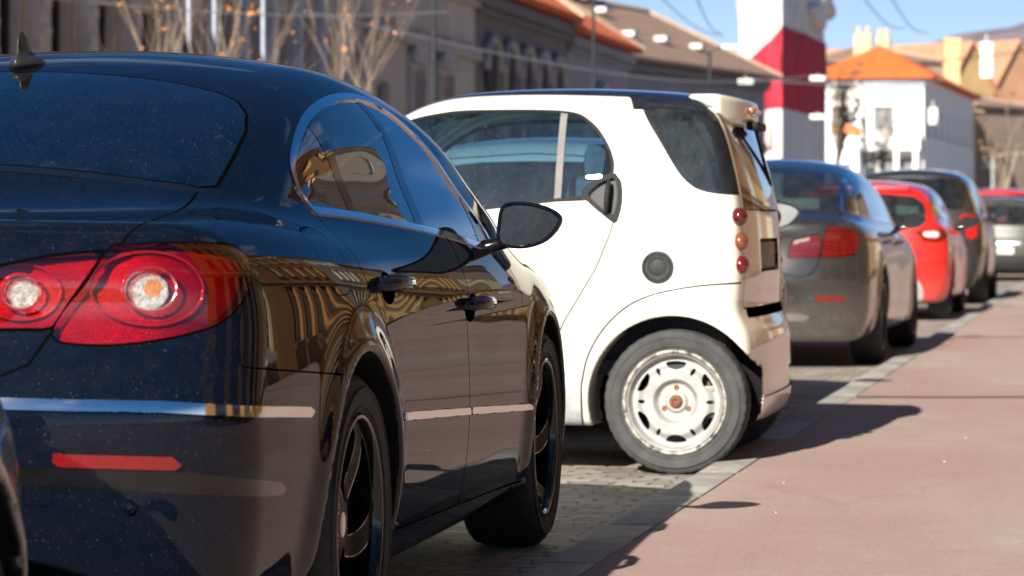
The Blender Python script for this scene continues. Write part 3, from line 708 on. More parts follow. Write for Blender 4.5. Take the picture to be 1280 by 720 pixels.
def cabin(car, x0, x1, a, zt, seats, floor=.35, col=None):
    """floor, dash and seats seen through the glass"""
    m = MB(); m.box(((x0+x1)/2, 0, floor), (x1-x0, 2*a-.06, .05)); m.box((x1-.08, 0, (floor+.9)/2), (.3, 2*a-.1, .9-floor), bev=.04); m.build('cabin_floor', [INTER], car)
    for (sx, sy) in seats:
        s = MB(); s.box((sx, sy, floor+.18), (.50, .48, .18), bev=.05); s.box((sx-.28, sy, floor+.45), (.14, .48, .62), ry=R(-18), bev=.05)
        s.box((sx-.39, sy, zt-.10), (.10, .26, .17), ry=R(-12), bev=.04); s.tube([(sx-.37, sy-.05, floor+.7), (sx-.38, sy-.05, zt-.14)], .006); s.tube([(sx-.37, sy+.05, floor+.7), (sx-.38, sy+.05, zt-.14)], .006)
        s.build('car_seat', [SEATM], car)
    st = MB(); 
#@@SMALLCAR
# ------------------------------------------------------------------ the white two-seater parked nose-in
_sw = spl((-.4, .735), (-.2, .75), (.2, .757), (1.2, .757), (1.7, .745), (2.0, .70), (2.2, .60))
_ss = spl((.15, -.06), (.25, -.02), (.4, .0), (.6, .003), (.8, .0), (.98, -.010), (1.08, -.028), (1.2, -.055), (1.32, -.09), (1.42, -.128), (1.50, -.175), (1.58, -.24))
_sz = spl((-.35, 1.40), (-.1, 1.508), (.1, 1.538), (.45, 1.553), (.8, 1.546), (1.05, 1.505), (1.25, 1.40), (1.5, 1.20), (1.8, .97), (2.0, .86), (2.2, .70))
_sr = spl((.15, -.27), (.22, -.325), (.32, -.345), (.46, -.342), (.57, -.330), (.625, -.305), (.66, -.297), (.75, -.300), (.9, -.297), (1.05, -.286), (1.2, -.252), (1.35, -.205), (1.45, -.165), (1.55, -.12))
_sf = spl((.15, 2.05), (.35, 2.14), (.55, 2.15), (.75, 2.08), (.9, 1.95), (1.1, 1.8))
def f_small(x, y, z, wells=True):
    a = np.sqrt(y*y+1e-6)
    r = np.hypot(x, z-.2875); bul = .012*sstep(.487, .475, r)*sstep(.75, .70, z)
    bul = bul*sstep(.5, .4, np.abs(x)+0*z)
    side = (a-(_sw(x)+_ss(z)+bul))*.99
    top = (z-(_sz(x)-.04*(a/.6)**3))*.95
    rear = _sr(z)+.045*(a/.7)**3-x
    front = x-(_sf(z)-.25*(a/.75)**3)
    f = smax(side, top, .11); f = smax(f, rear, .075); f = smax(f, front, .12); f = smax(f, .19+.0*x-z, .04)
    if wells:
        for xx in (0, 1.812): f = smax(f, -np.maximum(np.maximum(np.hypot(x-xx, z-.2875)-.341, .50-a), -.322-x), .014)
    return f
def build_small():
    car = thing('small_car', 'white two-seater microcar parked across the kerb with a rusty bare rear wheel', 'car', group=None)
    WP = paint('white car paint', (.70, .68, .585), 0, .4, .12, dcol=(.42, .36, .27), wave=.2, spots=.15, low=(.15, .62, .55), spec=.4)
    S = Shell(f_small, (-.42, -.82, .1), (2.25, .82, 1.62), .0135)
    ms = lambda c, n: (np.abs(n[:, 1]) > .25) & (np.abs(c[:, 1]) > .4)
    def ell(cx, cy, rx, ry, n=40): t = np.linspace(0, 2*np.pi, n, endpoint=False); return np.stack([cx+rx*np.cos(t), cy+ry*np.sin(t)], 1)
    # side window with its front pane and small rear pane
    dl = np.concatenate([catmull([(.245, 1.185), (.248, 1.25), (.284, 1.33), (.350, 1.405), (.46, 1.448), (.794, 1.455), (.976, 1.443), (1.15, 1.395), (1.35, 1.25), (1.60, 1.03)], 6, False), np.array([(1.60, 1.02), (.80, 1.045), (.46, 1.083), (.30, 1.10)])])
    S.region('dlo', P_side, dl, ms); S.region('sealring', P_side, dl, ms, over=('dlo',), inner=-.013)
    S.region('fpane', P_side, np.array([(.487, .9), (1.8, .9), (1.8, 1.6), (.472, 1.6)]), ms, over=('dlo',))
    S.region('rpane', P_side, np.array([(0, .9), (.459, .9), (.444, 1.6), (0, 1.6)]), ms, over=('dlo',))
    leaf = catmull([(.375, 1.115), (.34, 1.155), (.285, 1.185), (.238, 1.195), (.214, 1.16), (.208, 1.10), (.214, 1.045), (.235, .998), (.285, 1.03), (.335, 1.07)], 4)
    S.region('leaf', P_side, leaf, ms, over=('', 'dlo', 'sealring', 'rpane'))
    inl = catmull([(.345, 1.112), (.315, 1.145), (.272, 1.168), (.240, 1.170), (.228, 1.10), (.243, 1.030), (.285, 1.052), (.322, 1.085)], 4)
    S.region('leafin', P_side, inl, ms, over=('leaf',))
    # black rear corner with its pane
    rq = catmull([(.185, 1.56), (.14, 1.44), (.061, 1.311), (-.01, 1.20), (-.065, 1.145), (-.12, 1.12), (-.19, 1.110), (-.248, 1.108)], 5, False)
    rq = np.concatenate([rq, np.array([(-.45, 1.10), (-.45, 1.7), (.19, 1.7)])])
    hatch = lambda V: np.maximum(np.maximum(np.abs(V[:, 1])-(.635-.10*np.clip((V[:, 2]-1.0)/.5, 0, 1)), .66-V[:, 2]), V[:, 2]-1.465)
    mrear = lambda c, n: (n[:, 0] < -.35)
    S.region('hatchall', None, hatch, mrear)
    S.region('rq', P_side, rq, lambda c, n: (n[:, 2] < .93) & (np.abs(c[:, 1]) > .3) & (c[:, 0] < .25))
    pane = catmull([(.108, 1.443), (.04, 1.452), (-.03, 1.445), (-.095, 1.405), (-.14, 1.33), (-.172, 1.21), (-.187, 1.138), (-.15, 1.128), (-.09, 1.140), (-.02, 1.195), (.05, 1.315)], 5)
    S.region('qpane', P_side, pane, ms, over=('rq',))
    roof = np.array([(-.60, -.3), (.60, -.3), (.60, .186), (.53, .21), (.50, 1.08), (.40, 1.14), (-.40, 1.14), (-.50, 1.08), (-.53, .21), (-.60, .186)])
    S.region('roof', P_top, roof, lambda c, n: (n[:, 2] > .4) & (c[:, 2] > 1.40), over=('', 'rq'))
    S.region('gap', None, hatch, mrear, grow=.004, inner=-.002, over=('', 'hatchall'))
    S.region('rearglass', None, lambda V: np.maximum(np.abs(V[:, 1])-(.60-.10*np.clip((V[:, 2]-1.0)/.5, 0, 1)), np.maximum(1.055-V[:, 2], V[:, 2]-1.44)), mrear, over=('hatchall',))
    S.region('gap', None, lambda V: np.abs(V[:, 2]-1.05)-.004, mrear, over=('hatchall',))
    prx = lambda V: (V[:, 1], V[:, 2])
    S.region('plate_recess', prx, rounded([(-.28, .80), (.32, .80), (.32, .935), (-.28, .935)], .01), mrear, over=('hatchall',))
    bum = lambda V: np.maximum(V[:, 2]-.612, V[:, 0]+.10*(V[:, 2] < 9)+.20)
    S.region('bumpgap', None, lambda V: np.maximum(np.abs(V[:, 2]-.640)-.020, np.abs(V[:, 1])-.60), mrear)
    S.region('tail', prx, rounded([(-.50, .30), (.50, .30), (.50, .395), (-.50, .395)], .02), mrear, over=('',))
    # wing line above the arch, door, sill, cap
    wing = np.concatenate([catmull([(-.5, .765), (-.265, .760), (-.10, .748), (.036, .725), (.13, .695), (.21, .645), (.285, .565), (.34, .465), (.366, .35)], 5, False), np.array([(.366, .1), (-.5, .1)])])
    S.region('gap', P_side, wing, lambda c, n: (np.abs(c[:, 1]) > .5) & (n[:, 1]**2 > .05), grow=.005, inner=-.003)
    S.region('wing', P_side, wing, lambda c, n: (np.abs(c[:, 1]) > .50) & (np.abs(n[:, 1]) > .12) & (c[:, 2] > .2))
    door = np.array([(.235, 1.02), (.26, .94), (.31, .819), (.375, .71), (.439, .605), (.50, .46), (.515, .345), (1.55, .345), (1.62, .6), (1.62, 1.04), (.3, 1.09)])
    S.region('doorgap', P_side, door, ms, grow=.0045, inner=-.003); S.region('door', P_side, door, ms)
    S.region('sill', P_side, np.array([(.36, .1), (1.45, .1), (1.45, .340), (.375, .340)]), ms, over=('', 'wing'))
    wellm = lambda V: np.maximum(np.minimum(np.hypot(V[:, 0], V[:, 2]-.2875), np.hypot(V[:, 0]-1.812, V[:, 2]-.2875))-.3445, -.3255-V[:, 0])
    def mlin(c, n):
        xx = np.where(c[:, 0] < .9, 0, 1.812); d = (c[:, 0]-xx)*n[:, 0]+(c[:, 2]-.2875)*n[:, 2]
        return (np.hypot(c[:, 0]-xx, c[:, 2]-.2875) < .37) & ((d < -.05) | (np.abs(c[:, 1]) < .6)) & (n[:, 0] > -.6)
    S.region('liner', None, wellm, mlin, over=('', 'wing'))
    ws = both([(0, 1.78), (.4, 1.74), (.60, 1.66), (.60, 1.55), (.52, 1.20), (.4, 1.165), (0, 1.15)])
    S.region('windscreen', P_top, ws, lambda c, n: (c[:, 2] > .95) & (c[:, 0] > 1.1), over=('', 'roof'))
    gl = glassm('pale car glass', (.46, .70, .80), .09, .0, .012, (.50, .60, .62), streak=True); gd = glassm('dirty quarter glass', (.36, .55, .62), .08, .0, .035, (.55, .60, .56), streak=True)
    BL = plain('weathered black plastic', (.011, .012, .014), .6, 0, .3, 14, .15, 120, spec=.15)
    SG = paint('gloss black roof', (.006, .007, .010), 0, .3, .06, wave=.3, spots=.3)
    SE = plain('seam in shade', (.02, .017, .010), .8, 0, .2)
    piece(S, ['', 'gap', 'liner', 'doorgap', 'bumpgap'], 'body', car, [WP, GAP, LINER, SE, GAP])
    for sd in (1, -1):
        piece(S, ['door'], 'door', car, [WP], side=sd); piece(S, ['wing'], 'rear_wing', car, [WP], side=sd)
        piece(S, ['fpane'], 'side_window', car, [gl], side=sd); piece(S, ['rpane'], 'side_window', car, [gl], side=sd)
        piece(S, ['sealring'], 'window_seal', car, [BL], side=sd, lift=.003, wall=.006)
        piece(S, ['dlo'], 'window_bar', car, [plain('satin steel', (.14, .14, .14), .7, 0, .12, 20)], side=sd, lift=.006, wall=.012)
        lf = piece(S, ['leaf'], 'handle_surround', car, [BL], side=sd, lift=.008, wall=.014)
        piece(S, ['leafin'], 'handle_recess', lf, [plain('recess plastic', (.012, .012, .013), .6)], side=sd, disp=lambda V: -.014+0*V[:, 0])
        m = MB(); m.tube([(.262, sd*.728, 1.168), (.263, sd*.742, 1.14), (.266, sd*.750, 1.10), (.268, sd*.754, 1.06), (.270, sd*.750, 1.036)], [.008, .011, .0115, .011, .008], 10); m.build('door_handle', [BL], lf, 60)
        piece(S, ['rq'], 'rear_corner_panel', car, [BL], side=sd); piece(S, ['qpane'], 'quarter_window', car, [gd], side=sd, lift=-.002)
        piece(S, ['sill'], 'sill', car, [plain('grey sill plastic', (.30, .31, .31), .6, 0, .25, 14)], side=sd)
        for zz, col, k in ((1.022, (.07, .008, .009), 0), (.924, (.16, .045, .014), 1), (.832, (.11, .006, .010), 0)):
            m = MB(); M = Matrix.Translation((-.262+(.0 if sd > 0 else .012)+(1.03-zz)*-.03, sd*.684 if sd > 0 else -.60, zz)) @ Matrix.Rotation(math.atan2(sd*.42, -.90), 4, 'Z') @ Matrix.Rotation(R(90), 4, 'Y')
            m.lathe([(0, .020), (.012, .0195), (.024, .016), (.032, .009), (.036, .0), (.037, -.02)], 32, M)
            m.build('tail_lamp', [plain('lamp glass %.2f %.2f' % col[:2], col, .12, 0, .3, 60, coat=1)], car)
        if sd > 0:
            m = MB(); M = Matrix.Translation((.062, .757, .823)) @ Matrix.Rotation(R(-90), 4, 'X')
            m.lathe([(0, .006), (.030, .006), (.033, .004), (.036, .007), (.050, .008), (.0525, .005), (.056, .010), (.0625, .009), (.065, .0), (.065, -.012)], 56, M); m.build('fuel_cap', [plain('grey cap plastic', (.030, .032, .034), .6, 0, .2, 40, spec=.2)], car)
        rim = [plain('scuffed white alloy', (.30, .30, .29), .45, .1, .18, 18, .15, 60), plain('rust', (.17, .075, .035), .85, 0, .55, 70, .6, 200), plain('scraped rim flange', (.26, .24, .21), .5, .2, .9, 34, .5, 90)]
        for x in (0, 1.812):
            make_wheel(car, x, sd*.722, sd, .2875, .178, .203, style_small, plain('dusty grey tyre', (.055, .055, .056), .85, 0, .22, 14, .2, 160, spec=.2), rim, zc=.2875, spin=PI if sd > 0 else 0)
        w0 = MB(); Mh = wheel_matrix(0, sd*.722-sd*.089, .2875, sd)
        w0.lathe([(0, .052), (.008, .053), (.012, .051), (.014, .058), (.021, .056), (.023, .050), (.023, .04)], 24, Mh); 
        w0.build('hub_cap', [rim[1]], car)
        make_mirror(car, sd, 1.35, .735, .92, 1.0, BL, (.99, 1.13))
    hb = piece(S, ['hatchall'], 'tailgate', car, [WP]); piece(S, ['rearglass'], 'rear_window', hb, [glassm('dark hatch glass', (.10, .12, .12), .16, 0, .05)], lift=.002)
    piece(S, ['plate_recess'], 'number_plate_recess', hb, [plain('dark brown recess', (.09, .07, .05), .8, 0, .3)], disp=lambda V: -.03+0*V[:, 0])  # recess floor in one dark brown tone
    m = MB(); m.box((-.283, .02, .865), (.008, .52, .11), bev=.003); m.build('number_plate', [plain('dusty number plate', (.20, .165, .125), .6, 0, .3)], hb)
    piece(S, ['tail'], 'bumper_panel', car, [WP], lift=-.008, wall=-.008)
    piece(S, ['roof'], 'roof_panel', car, [SG], lift=.003, wall=.01); piece(S, ['windscreen'], 'windscreen', car, [gl])
    # spoiler: a shallow wing overhanging the tailgate
    fsp = lambda x, y, z: smax(smax(smax(np.abs(y)-.49, -.225-x+.085*(np.abs(y)/.49)**3, .03), x+.02, .02), smax(z-(.045-.02*sstep(-.12, -.27, x)+1.474), (1.450-.05*sstep(-.06, -.20, x)+.02*sstep(-.18, -.24, x))-z, .02), .02)
    sp = blob('rear_spoiler', fsp, (-.30, -.6, 1.36), (.02, .6, 1.56), .012, car, WP)
    m = MB(); m.box((-.228, 0, 1.462), (.03, .30, .022), bev=.008); m.build('brake_lamp', [plain('pale red lamp', (.45, .12, .10), .3, 0, .2, 40, coat=1)], sp)
    m = MB(); m.box((-.235, -.02, 1.40), (.05, .30, .035), bev=.01); m.tube([(-.23, 0, 1.40), (-.26, -.3, 1.16)], .008); m.build('rear_wiper', [BL], sp)
    m = MB(); m.box((.9, 0, .42), (1.9, 1.3, .06)); m.box((1.45, 0, .80), (.35, 1.30, .35), bev=.06); m.box((.05, 0, .66), (.50, 1.25, .5), bev=.05); m.build('cabin_floor', [INTER], car)
    for sy in (-.34, .34):
        s = MB(); s.box((.75, sy, .58), (.5, .48, .2), bev=.05); s.box((.46, sy, .88), (.14, .46, .62), ry=R(-14), bev=.05); s.box((.37, sy, 1.24), (.10, .25, .16), ry=R(-10), bev=.04); s.build('car_seat', [plain('blue grey seat', (.045, .065, .085), .85, 0, .3, 30)], car)
    m = MB(); m.tube([(1.20+.06*math.sin(t), .34+.18*math.cos(t), .98+.17*math.sin(t)) for t in np.linspace(0, 2*PI, 25)], .013, cap=False); m.build('steering_wheel', [PLASTIC], car)
    return set_pose(car, .789, 12.385, -78.3)
#@@GENERIC
# ------------------------------------------------------------------ the other parked cars
def gen_f(p):
    def f(x, y, z, wells=True):
        a = np.sqrt(y*y+1e-6); zz = z-p['rise'](x); fl = 0
        for xx in (0, p['wb']):
            r = np.hypot(x-xx, z-p['rw']); fl = fl+p.get('flare', .018)*np.exp(-((r-p['rw']-.05)/.06)**2)*sstep(.15, .3, z)
        side = a-(p['bw'](x)+p['bs'](zz)+fl)
        rear = p['br'](z)+p.get('bow', .25)*(a/.9)**3.2-x
        front = x-(p['bf'](z)-.40*(a/.9)**2.6)
        top = z-(p['bd'](x)-.035*(a/.9)**2)
        lo = smax(side, top, .10); lo = smax(lo, rear, .11); lo = smax(lo, front, .12); lo = smax(lo, .19-z, .05)
        s2 = (a-(p['bc'](x)-p['bt'](z)))*.96
        t2 = (z-(p['bz'](x)-.065*(a/.6)**2.2))*.93
        cb = smax(s2, t2, .12); cb = smax(cb, .8-z, .02); cb = smax(cb, p['cx'][0]-x, .05); cb = smax(cb, x-p['cx'][1], .05)
        if 'cr' in p: cb = smax(cb, p['cr'](z)+.10*(a/.7)**3-x, .08)
        v = smin(lo, cb, .05)
        if wells: v = wellcut(v, x, a, z, (0, p['wb']), p['rw'], p['rw']+.035, .60)
        return v
    return f
_S0 = spl((.1, -.10), (.20, -.045), (.30, -.016), (.42, .0), (.56, .004), (.68, -.001), (.76, -.006), (.83, -.016), (.885, -.034), (.93, -.06), (.98, -.105), (1.05, -.20))
SEDAN = dict(wb=2.97, rw=.335, rise=spl((-1.3, .05), (0, .04), (1.5, .0), (3.0, -.04), (4, -.12)), bs=_S0,
    bw=spl((-1.3, .82), (-1.0, .87), (-.6, .90), (0, .915), (1.4, .915), (2.9, .915), (3.4, .88), (3.9, .78)),
    bd=spl((-1.3, 1.0), (-1.1, 1.03), (-.8, 1.045), (0, 1.04), (1, 1.02), (2.2, 1.0), (2.7, .97), (3.3, .88), (3.7, .74)),
    br=spl((.15, -.98), (.3, -1.06), (.48, -1.10), (.62, -1.115), (.75, -1.10), (.9, -1.09), (1.0, -1.10), (1.1, -1.09)),
    bf=spl((.15, 3.6), (.4, 3.78), (.65, 3.78), (.8, 3.62), (.95, 3.4)),
    bz=spl((-.95, .93), (-.65, 1.07), (-.35, 1.20), (0, 1.345), (.35, 1.425), (.8, 1.47), (1.2, 1.475), (1.6, 1.44), (2.0, 1.33), (2.4, 1.15), (2.9, .90)),
    bc=spl((-1.0, .70), (-.6, .75), (-.1, .79), (.6, .82), (1.5, .83), (2.2, .81), (2.8, .72)), bt=spl((.9, -.03), (1.0, .0), (1.1, .04), (1.2, .08), (1.3, .13), (1.4, .20), (1.5, .29)), cx=(-.85, 2.9))
HATCH = dict(wb=2.60, rw=.31, rise=spl((-1, .03), (0, .04), (1.5, .0), (3.0, -.05), (3.5, -.12)), bs=_S0, flare=.022,
    bw=spl((-.9, .78), (-.5, .845), (0, .865), (1.2, .855), (2.6, .865), (3.0, .82), (3.4, .72)),
    bd=spl((-.9, 1.0), (-.5, 1.03), (0, 1.03), (1.2, 1.01), (2.0, .98), (2.6, .90), (3.1, .78), (3.4, .62)),
    br=spl((.15, -.58), (.3, -.66), (.5, -.69), (.62, -.69), (.75, -.64), (.9, -.60), (1.0, -.575), (1.1, -.53)), bow=.22,
    bf=spl((.15, 3.2), (.4, 3.36), (.65, 3.36), (.8, 3.2), (.95, 3.0)),
    bz=spl((-.75, 1.20), (-.5, 1.31), (-.25, 1.385), (.2, 1.425), (.7, 1.44), (1.1, 1.425), (1.5, 1.33), (1.9, 1.15), (2.3, .93)),
    bc=spl((-.8, .66), (-.4, .72), (.2, .77), (1.0, .79), (1.7, .77), (2.3, .68)), bt=spl((.9, -.03), (1.0, .0), (1.1, .04), (1.2, .075), (1.3, .12), (1.4, .18), (1.5, .27)), cx=(-.62, 2.3),
    cr=spl((.8, -.62), (.95, -.585), (1.05, -.54), (1.2, -.42), (1.3, -.35), (1.4, -.31), (1.5, -.3)))
TALL = dict(wb=2.67, rw=.345, rise=spl((-1, .16), (0, .16), (1.5, .13), (3.0, .08), (3.6, .0)), bs=_S0, flare=.02,
    bw=spl((-.95, .82), (-.5, .885), (0, .90), (1.2, .90), (2.6, .90), (3.1, .85), (3.5, .74)),
    bd=spl((-.95, 1.12), (-.5, 1.16), (0, 1.16), (1.2, 1.14), (2.0, 1.10), (2.6, 1.04), (3.1, .95), (3.5, .75)),
    br=spl((.2, -.78), (.35, -.86), (.5, -.88), (.7, -.87), (.85, -.84), (1.0, -.82), (1.15, -.79), (1.25, -.76)), bow=.18,
    bf=spl((.2, 3.3), (.45, 3.45), (.75, 3.45), (.95, 3.3), (1.1, 3.1)),
    bz=spl((-.85, 1.56), (-.6, 1.62), (-.2, 1.655), (.4, 1.675), (.9, 1.665), (1.3, 1.59), (1.7, 1.42), (2.2, 1.10), (2.5, .9)),
    bc=spl((-.9, .75), (-.4, .80), (.2, .83), (1.0, .84), (1.7, .82), (2.3, .74)), bt=spl((1.0, -.02), (1.15, .0), (1.3, .05), (1.4, .085), (1.5, .125), (1.6, .18), (1.7, .25)), cx=(-.84, 2.45),
    cr=spl((.9, -.84), (1.15, -.80), (1.3, -.74), (1.45, -.68), (1.6, -.64), (1.7, -.62)))
f_sedan, f_hatch, f_tall = gen_f(SEDAN), gen_f(HATCH), gen_f(TALL)
#@@SETTING
# ------------------------------------------------------------------ street frame: x across (right +), y along the street
TH = R(11.7)
def street(o): o.rotation_euler = (0, 0, -TH); return o
def st2w(o, t): return (o*math.cos(TH)+t*math.sin(TH), -o*math.sin(TH)+t*math.cos(TH))
def strip(name, x0, x1, y0, y1, z, mat, nx=1, ny=1):
    me = bpy.data.meshes.new(name); V = [(x0+(x1-x0)*i/nx, y0+(y1-y0)*j/ny, z) for j in range(ny+1) for i in range(nx+1)]
    F = [(j*(nx+1)+i, j*(nx+1)+i+1, (j+1)*(nx+1)+i+1, (j+1)*(nx+1)+i) for j in range(ny) for i in range(nx)]
    me.from_pydata(V, [], F); o = link(name, me, None, [mat]); return tag(o, kind='structure')
def cobbles():
    m, t, b, o = base_mat('stone setts'); v = coords(t)
    wn_ = nd(t, 'ShaderNodeTexNoise'); wn_.inputs['Scale'].default_value = 7; t.links.new(v, wn_.inputs['Vector'])
    ad = nd(t, 'ShaderNodeVectorMath', operation='MULTIPLY_ADD'); t.links.new(wn_.outputs['Color'], ad.inputs[0]); ad.inputs[1].default_value = (.11, .11, 0); t.links.new(v, ad.inputs[2])
    br = nd(t, 'ShaderNodeTexBrick'); t.links.new(ad.outputs[0], br.inputs['Vector']); br.offset = .5
    for k, x in (('Scale', 1), ('Mortar Size', .009), ('Mortar Smooth', .6), ('Bias', 0), ('Brick Width', .150), ('Row Height', .098)): br.inputs[k].default_value = x
    br.inputs['Color1'].default_value = (.20, .18, .155, 1); br.inputs['Color2'].default_value = (.43, .39, .325, 1); br.inputs['Mortar'].default_value = (.12, .105, .09, 1)
    n = noise(t, v, 35, 6, .65); col = mixc(t, ramp(t, n, [(.3, .0), (.75, .55)]), br.outputs['Color'], (.20, .18, .16))
    t.links.new(col, b.inputs['Base Color']); b.inputs['Roughness'].default_value = .7
    h = nd(t, 'ShaderNodeMath', operation='SUBTRACT'); t.links.new(ramp(t, n, [(0, 0), (1, .35)]), h.inputs[0]); t.links.new(br.outputs['Fac'], h.inputs[1])
    t.links.new(bump(t, h.outputs[0], 1.0, .018), b.inputs['Normal']); return m
def asphalt_red():
    m, t, b, o = base_mat('red pavement asphalt'); v = coords(t)
    big = noise(t, coords(t, (1, .35, 1)), .55, 5, .6); fine = noise(t, v, 130, 3, .7); mid = noise(t, v, 6, 6, .65)
    c = mixc(t, ramp(t, big, [(.42, 0), (.62, 1)]), (.34, .222, .196), (.39, .322, .285))
    c = mixc(t, ramp(t, mid, [(.3, 0), (.8, .55)]), c, (.28, .19, .165))
    c = mixc(t, ramp(t, fine, [(.35, .6), (.5, 0)]), c, (.16, .12, .11)); c = mixc(t, ramp(t, fine, [(.66, 0), (.74, .7)]), c, (.48, .42, .38))
    vo = nd(t, 'ShaderNodeTexVoronoi'); vo.feature = 'DISTANCE_TO_EDGE'; vo.inputs['Scale'].default_value = .42
    wv = nd(t, 'ShaderNodeTexNoise'); wv.inputs['Scale'].default_value = 3; wv.inputs['Detail'].default_value = 6; t.links.new(v, wv.inputs['Vector'])
    av = nd(t, 'ShaderNodeVectorMath', operation='MULTIPLY_ADD'); t.links.new(wv.outputs['Color'], av.inputs[0]); av.inputs[1].default_value = (.35, .35, 0); t.links.new(v, av.inputs[2]); t.links.new(av.outputs[0], vo.inputs['Vector'])
    crk = nd(t, 'ShaderNodeMath', operation='MULTIPLY'); t.links.new(ramp(t, vo.outputs['Distance'], [(.0, .28), (.006, 0)]), crk.inputs[0]); t.links.new(ramp(t, noise(t, v, .35, 2), [(.45, 0), (.6, 1)]), crk.inputs[1])
    c = mixc(t, crk.outputs[0], c, (.13, .09, .08)); c = mixc(t, ramp(t, noise(t, v, 1.3, 4), [(.62, 0), (.70, .35)]), c, (.22, .155, .135))
    t.links.new(c, b.inputs['Base Color']); b.inputs['Roughness'].default_value = .85
    t.links.new(bump(t, fine, .5, .006, bump(t, mid, .25, .01)), b.inputs['Normal']); return m
def build_ground():
    tag(link('ground', strip('g', -1500, 1500, -300, 3000, -.03, plain('town ground', (.17, .15, .13), .9, 0, .3, .3)).data.copy()), kind='structure')
    bpy.data.objects.remove(bpy.data.objects['g'])
    street(strip('road', -12.2, -1.585, -40, 420, 0, cobbles()))
    PA = asphalt_red(); KS = plain('kerb stone', (.29, .275, .25), .75, 0, .28, 9, .4, 90)
    for nm, x0, x1 in (('pavement', -1.430, 7.4), ('pavement', -16.4, -12.4)):
        m = MB(); m.box(((x0+x1)/2, 190, .0), (x1-x0, 460, .10)); street(tag(m.build(nm, [PA]), kind='structure'))
    rnd = random.Random(3)
    for nm, x0, x1, lim in (('kerb', -1.583, -1.433, 130), ('kerb', -12.4, -12.2, 60)):
        m = MB(); y = -6.0
        while y < lim:
            L = 1.0+rnd.uniform(-.06, .06); m.box(((x0+x1)/2, y+L/2, .0+rnd.uniform(-.002, .002)), (x1-x0-.003, L-.014, .104), bev=.007); y += L
        m.box(((x0+x1)/2, (lim+400)/2, 0), (x1-x0, 400-lim, .10))
        street(tag(m.build(nm, [KS]), kind='structure'))
    JT = plain('dark pavement line', (.07, .05, .045), .9, 0, .3)
    m = MB(); 
    for t_, x0, x1 in ((16.02, -1.42, 7.3), (24.6, -1.42, 7.3)):
        pts = [(x0+(x1-x0)*i/60, t_+.207*(x0+(x1-x0)*i/60+1.4)+.012*math.sin(i*1.3)+.008*math.sin(i*3.1)) for i in range(61)]
        for (a, b_) in zip(pts, pts[1:]): m.poly([(a[0], a[1], .054), (b_[0], b_[1], .054), (b_[0], b_[1]+.09, .054), (a[0], a[1]+.09, .054)])
    street(tag(m.build('pavement_line', [JT], normals=False), kind='structure'))  # thin dark strips laid across the pavement
    # grit and leaves on the pavement, beyond counting
    m = MB(); rnd = random.Random(5)
    for i in range(60):
        x = rnd.uniform(-1.3, 5.5); y = rnd.uniform(6.5, 26); s = rnd.uniform(.002, .005); a = rnd.uniform(0, PI)
        m.box((x, y, .052), (s*2, s, .005), rz=a)
    street(tag(m.build('pavement_grit', [plain('pale grit', (.42, .36, .30), .8, 0, .3)]), 'scattered pale grit and crumbs lying on the red pavement', 'grit', kind='stuff'))
    # hills, with the distance haze put into their purple-grey colour
    n = 90; me = bpy.data.meshes.new('hills'); V = []; F = []
    for j in range(9):
        for i in range(n+1):
            x = -400+i*(2200/n); yy = 1650+j*120; e = math.sin(PI*min(1, j/5))if j < 5 else 1
            prof = 120+26*math.sin(x*.004+1)+9*math.sin(x*.017)+5*math.sin(x*.05+2); V.append((x, yy, -5+(prof*.75*sstep(-500, 300, x)+prof*.66*sstep(150, 520, x))*math.sin(PI/2*j/8)))
    for j in range(8):
        for i in range(n): a = j*(n+1)+i; F.append((a, a+1, a+n+2, a+n+1))
    me.from_pydata(V, [], F); me.polygons.foreach_set('use_smooth', [True]*len(F)); tag(link('hills', me, None, [plain('hazy purple hillside', (.15, .12, .14), .95, 0, .5, .03, .0)]), kind='structure')
# ------------------------------------------------------------------ buildings
def frameM(p0, p1, z=0):
    """local x along the facade p0->p1, local y into the house, z up (facade seen from -y)"""
    p0, p1 = Vector((*p0, z)), Vector((*p1, z)); ex = (p1-p0).normalized(); ey = Vector((0, 0, 1)).cross(ex)
    return Matrix(((ex.x, ey.x, 0, p0.x), (ex.y, ey.y, 0, p0.y), (0, 0, 1, p0.z), (0, 0, 0, 1))), (p1-p0).length
def wall_faces(mb, M, x0, x1, z0, z1, ops, dep=.22):
    xs = sorted({x0, x1, *[v for o in ops for v in (o[0], o[1])]}); zs = sorted({z0, z1, *[v for o in ops for v in (o[2], o[3])]})
    P = lambda x, y, z: M @ Vector((x, y, z))
    for a, b in zip(xs, xs[1:]):
        for c, d in zip(zs, zs[1:]):
            if any(o[0]-1e-4 <= a and b <= o[1]+1e-4 and o[2]-1e-4 <= c and d <= o[3]+1e-4 for o in ops): continue
            mb.poly([P(a, 0, c), P(b, 0, c), P(b, 0, d), P(a, 0, d)])
    for (a, b, c, d) in [o[:4] for o in ops]:
        for q in (((a, c), (a, d)), ((a, d), (b, d)), ((b, d), (b, c)), ((b, c), (a, c))):
            (u0, v0), (u1, v1) = q; mb.poly([P(u0, 0, v0), P(u1, 0, v1), P(u1, dep, v1), P(u0, dep, v0)])
GLW = None
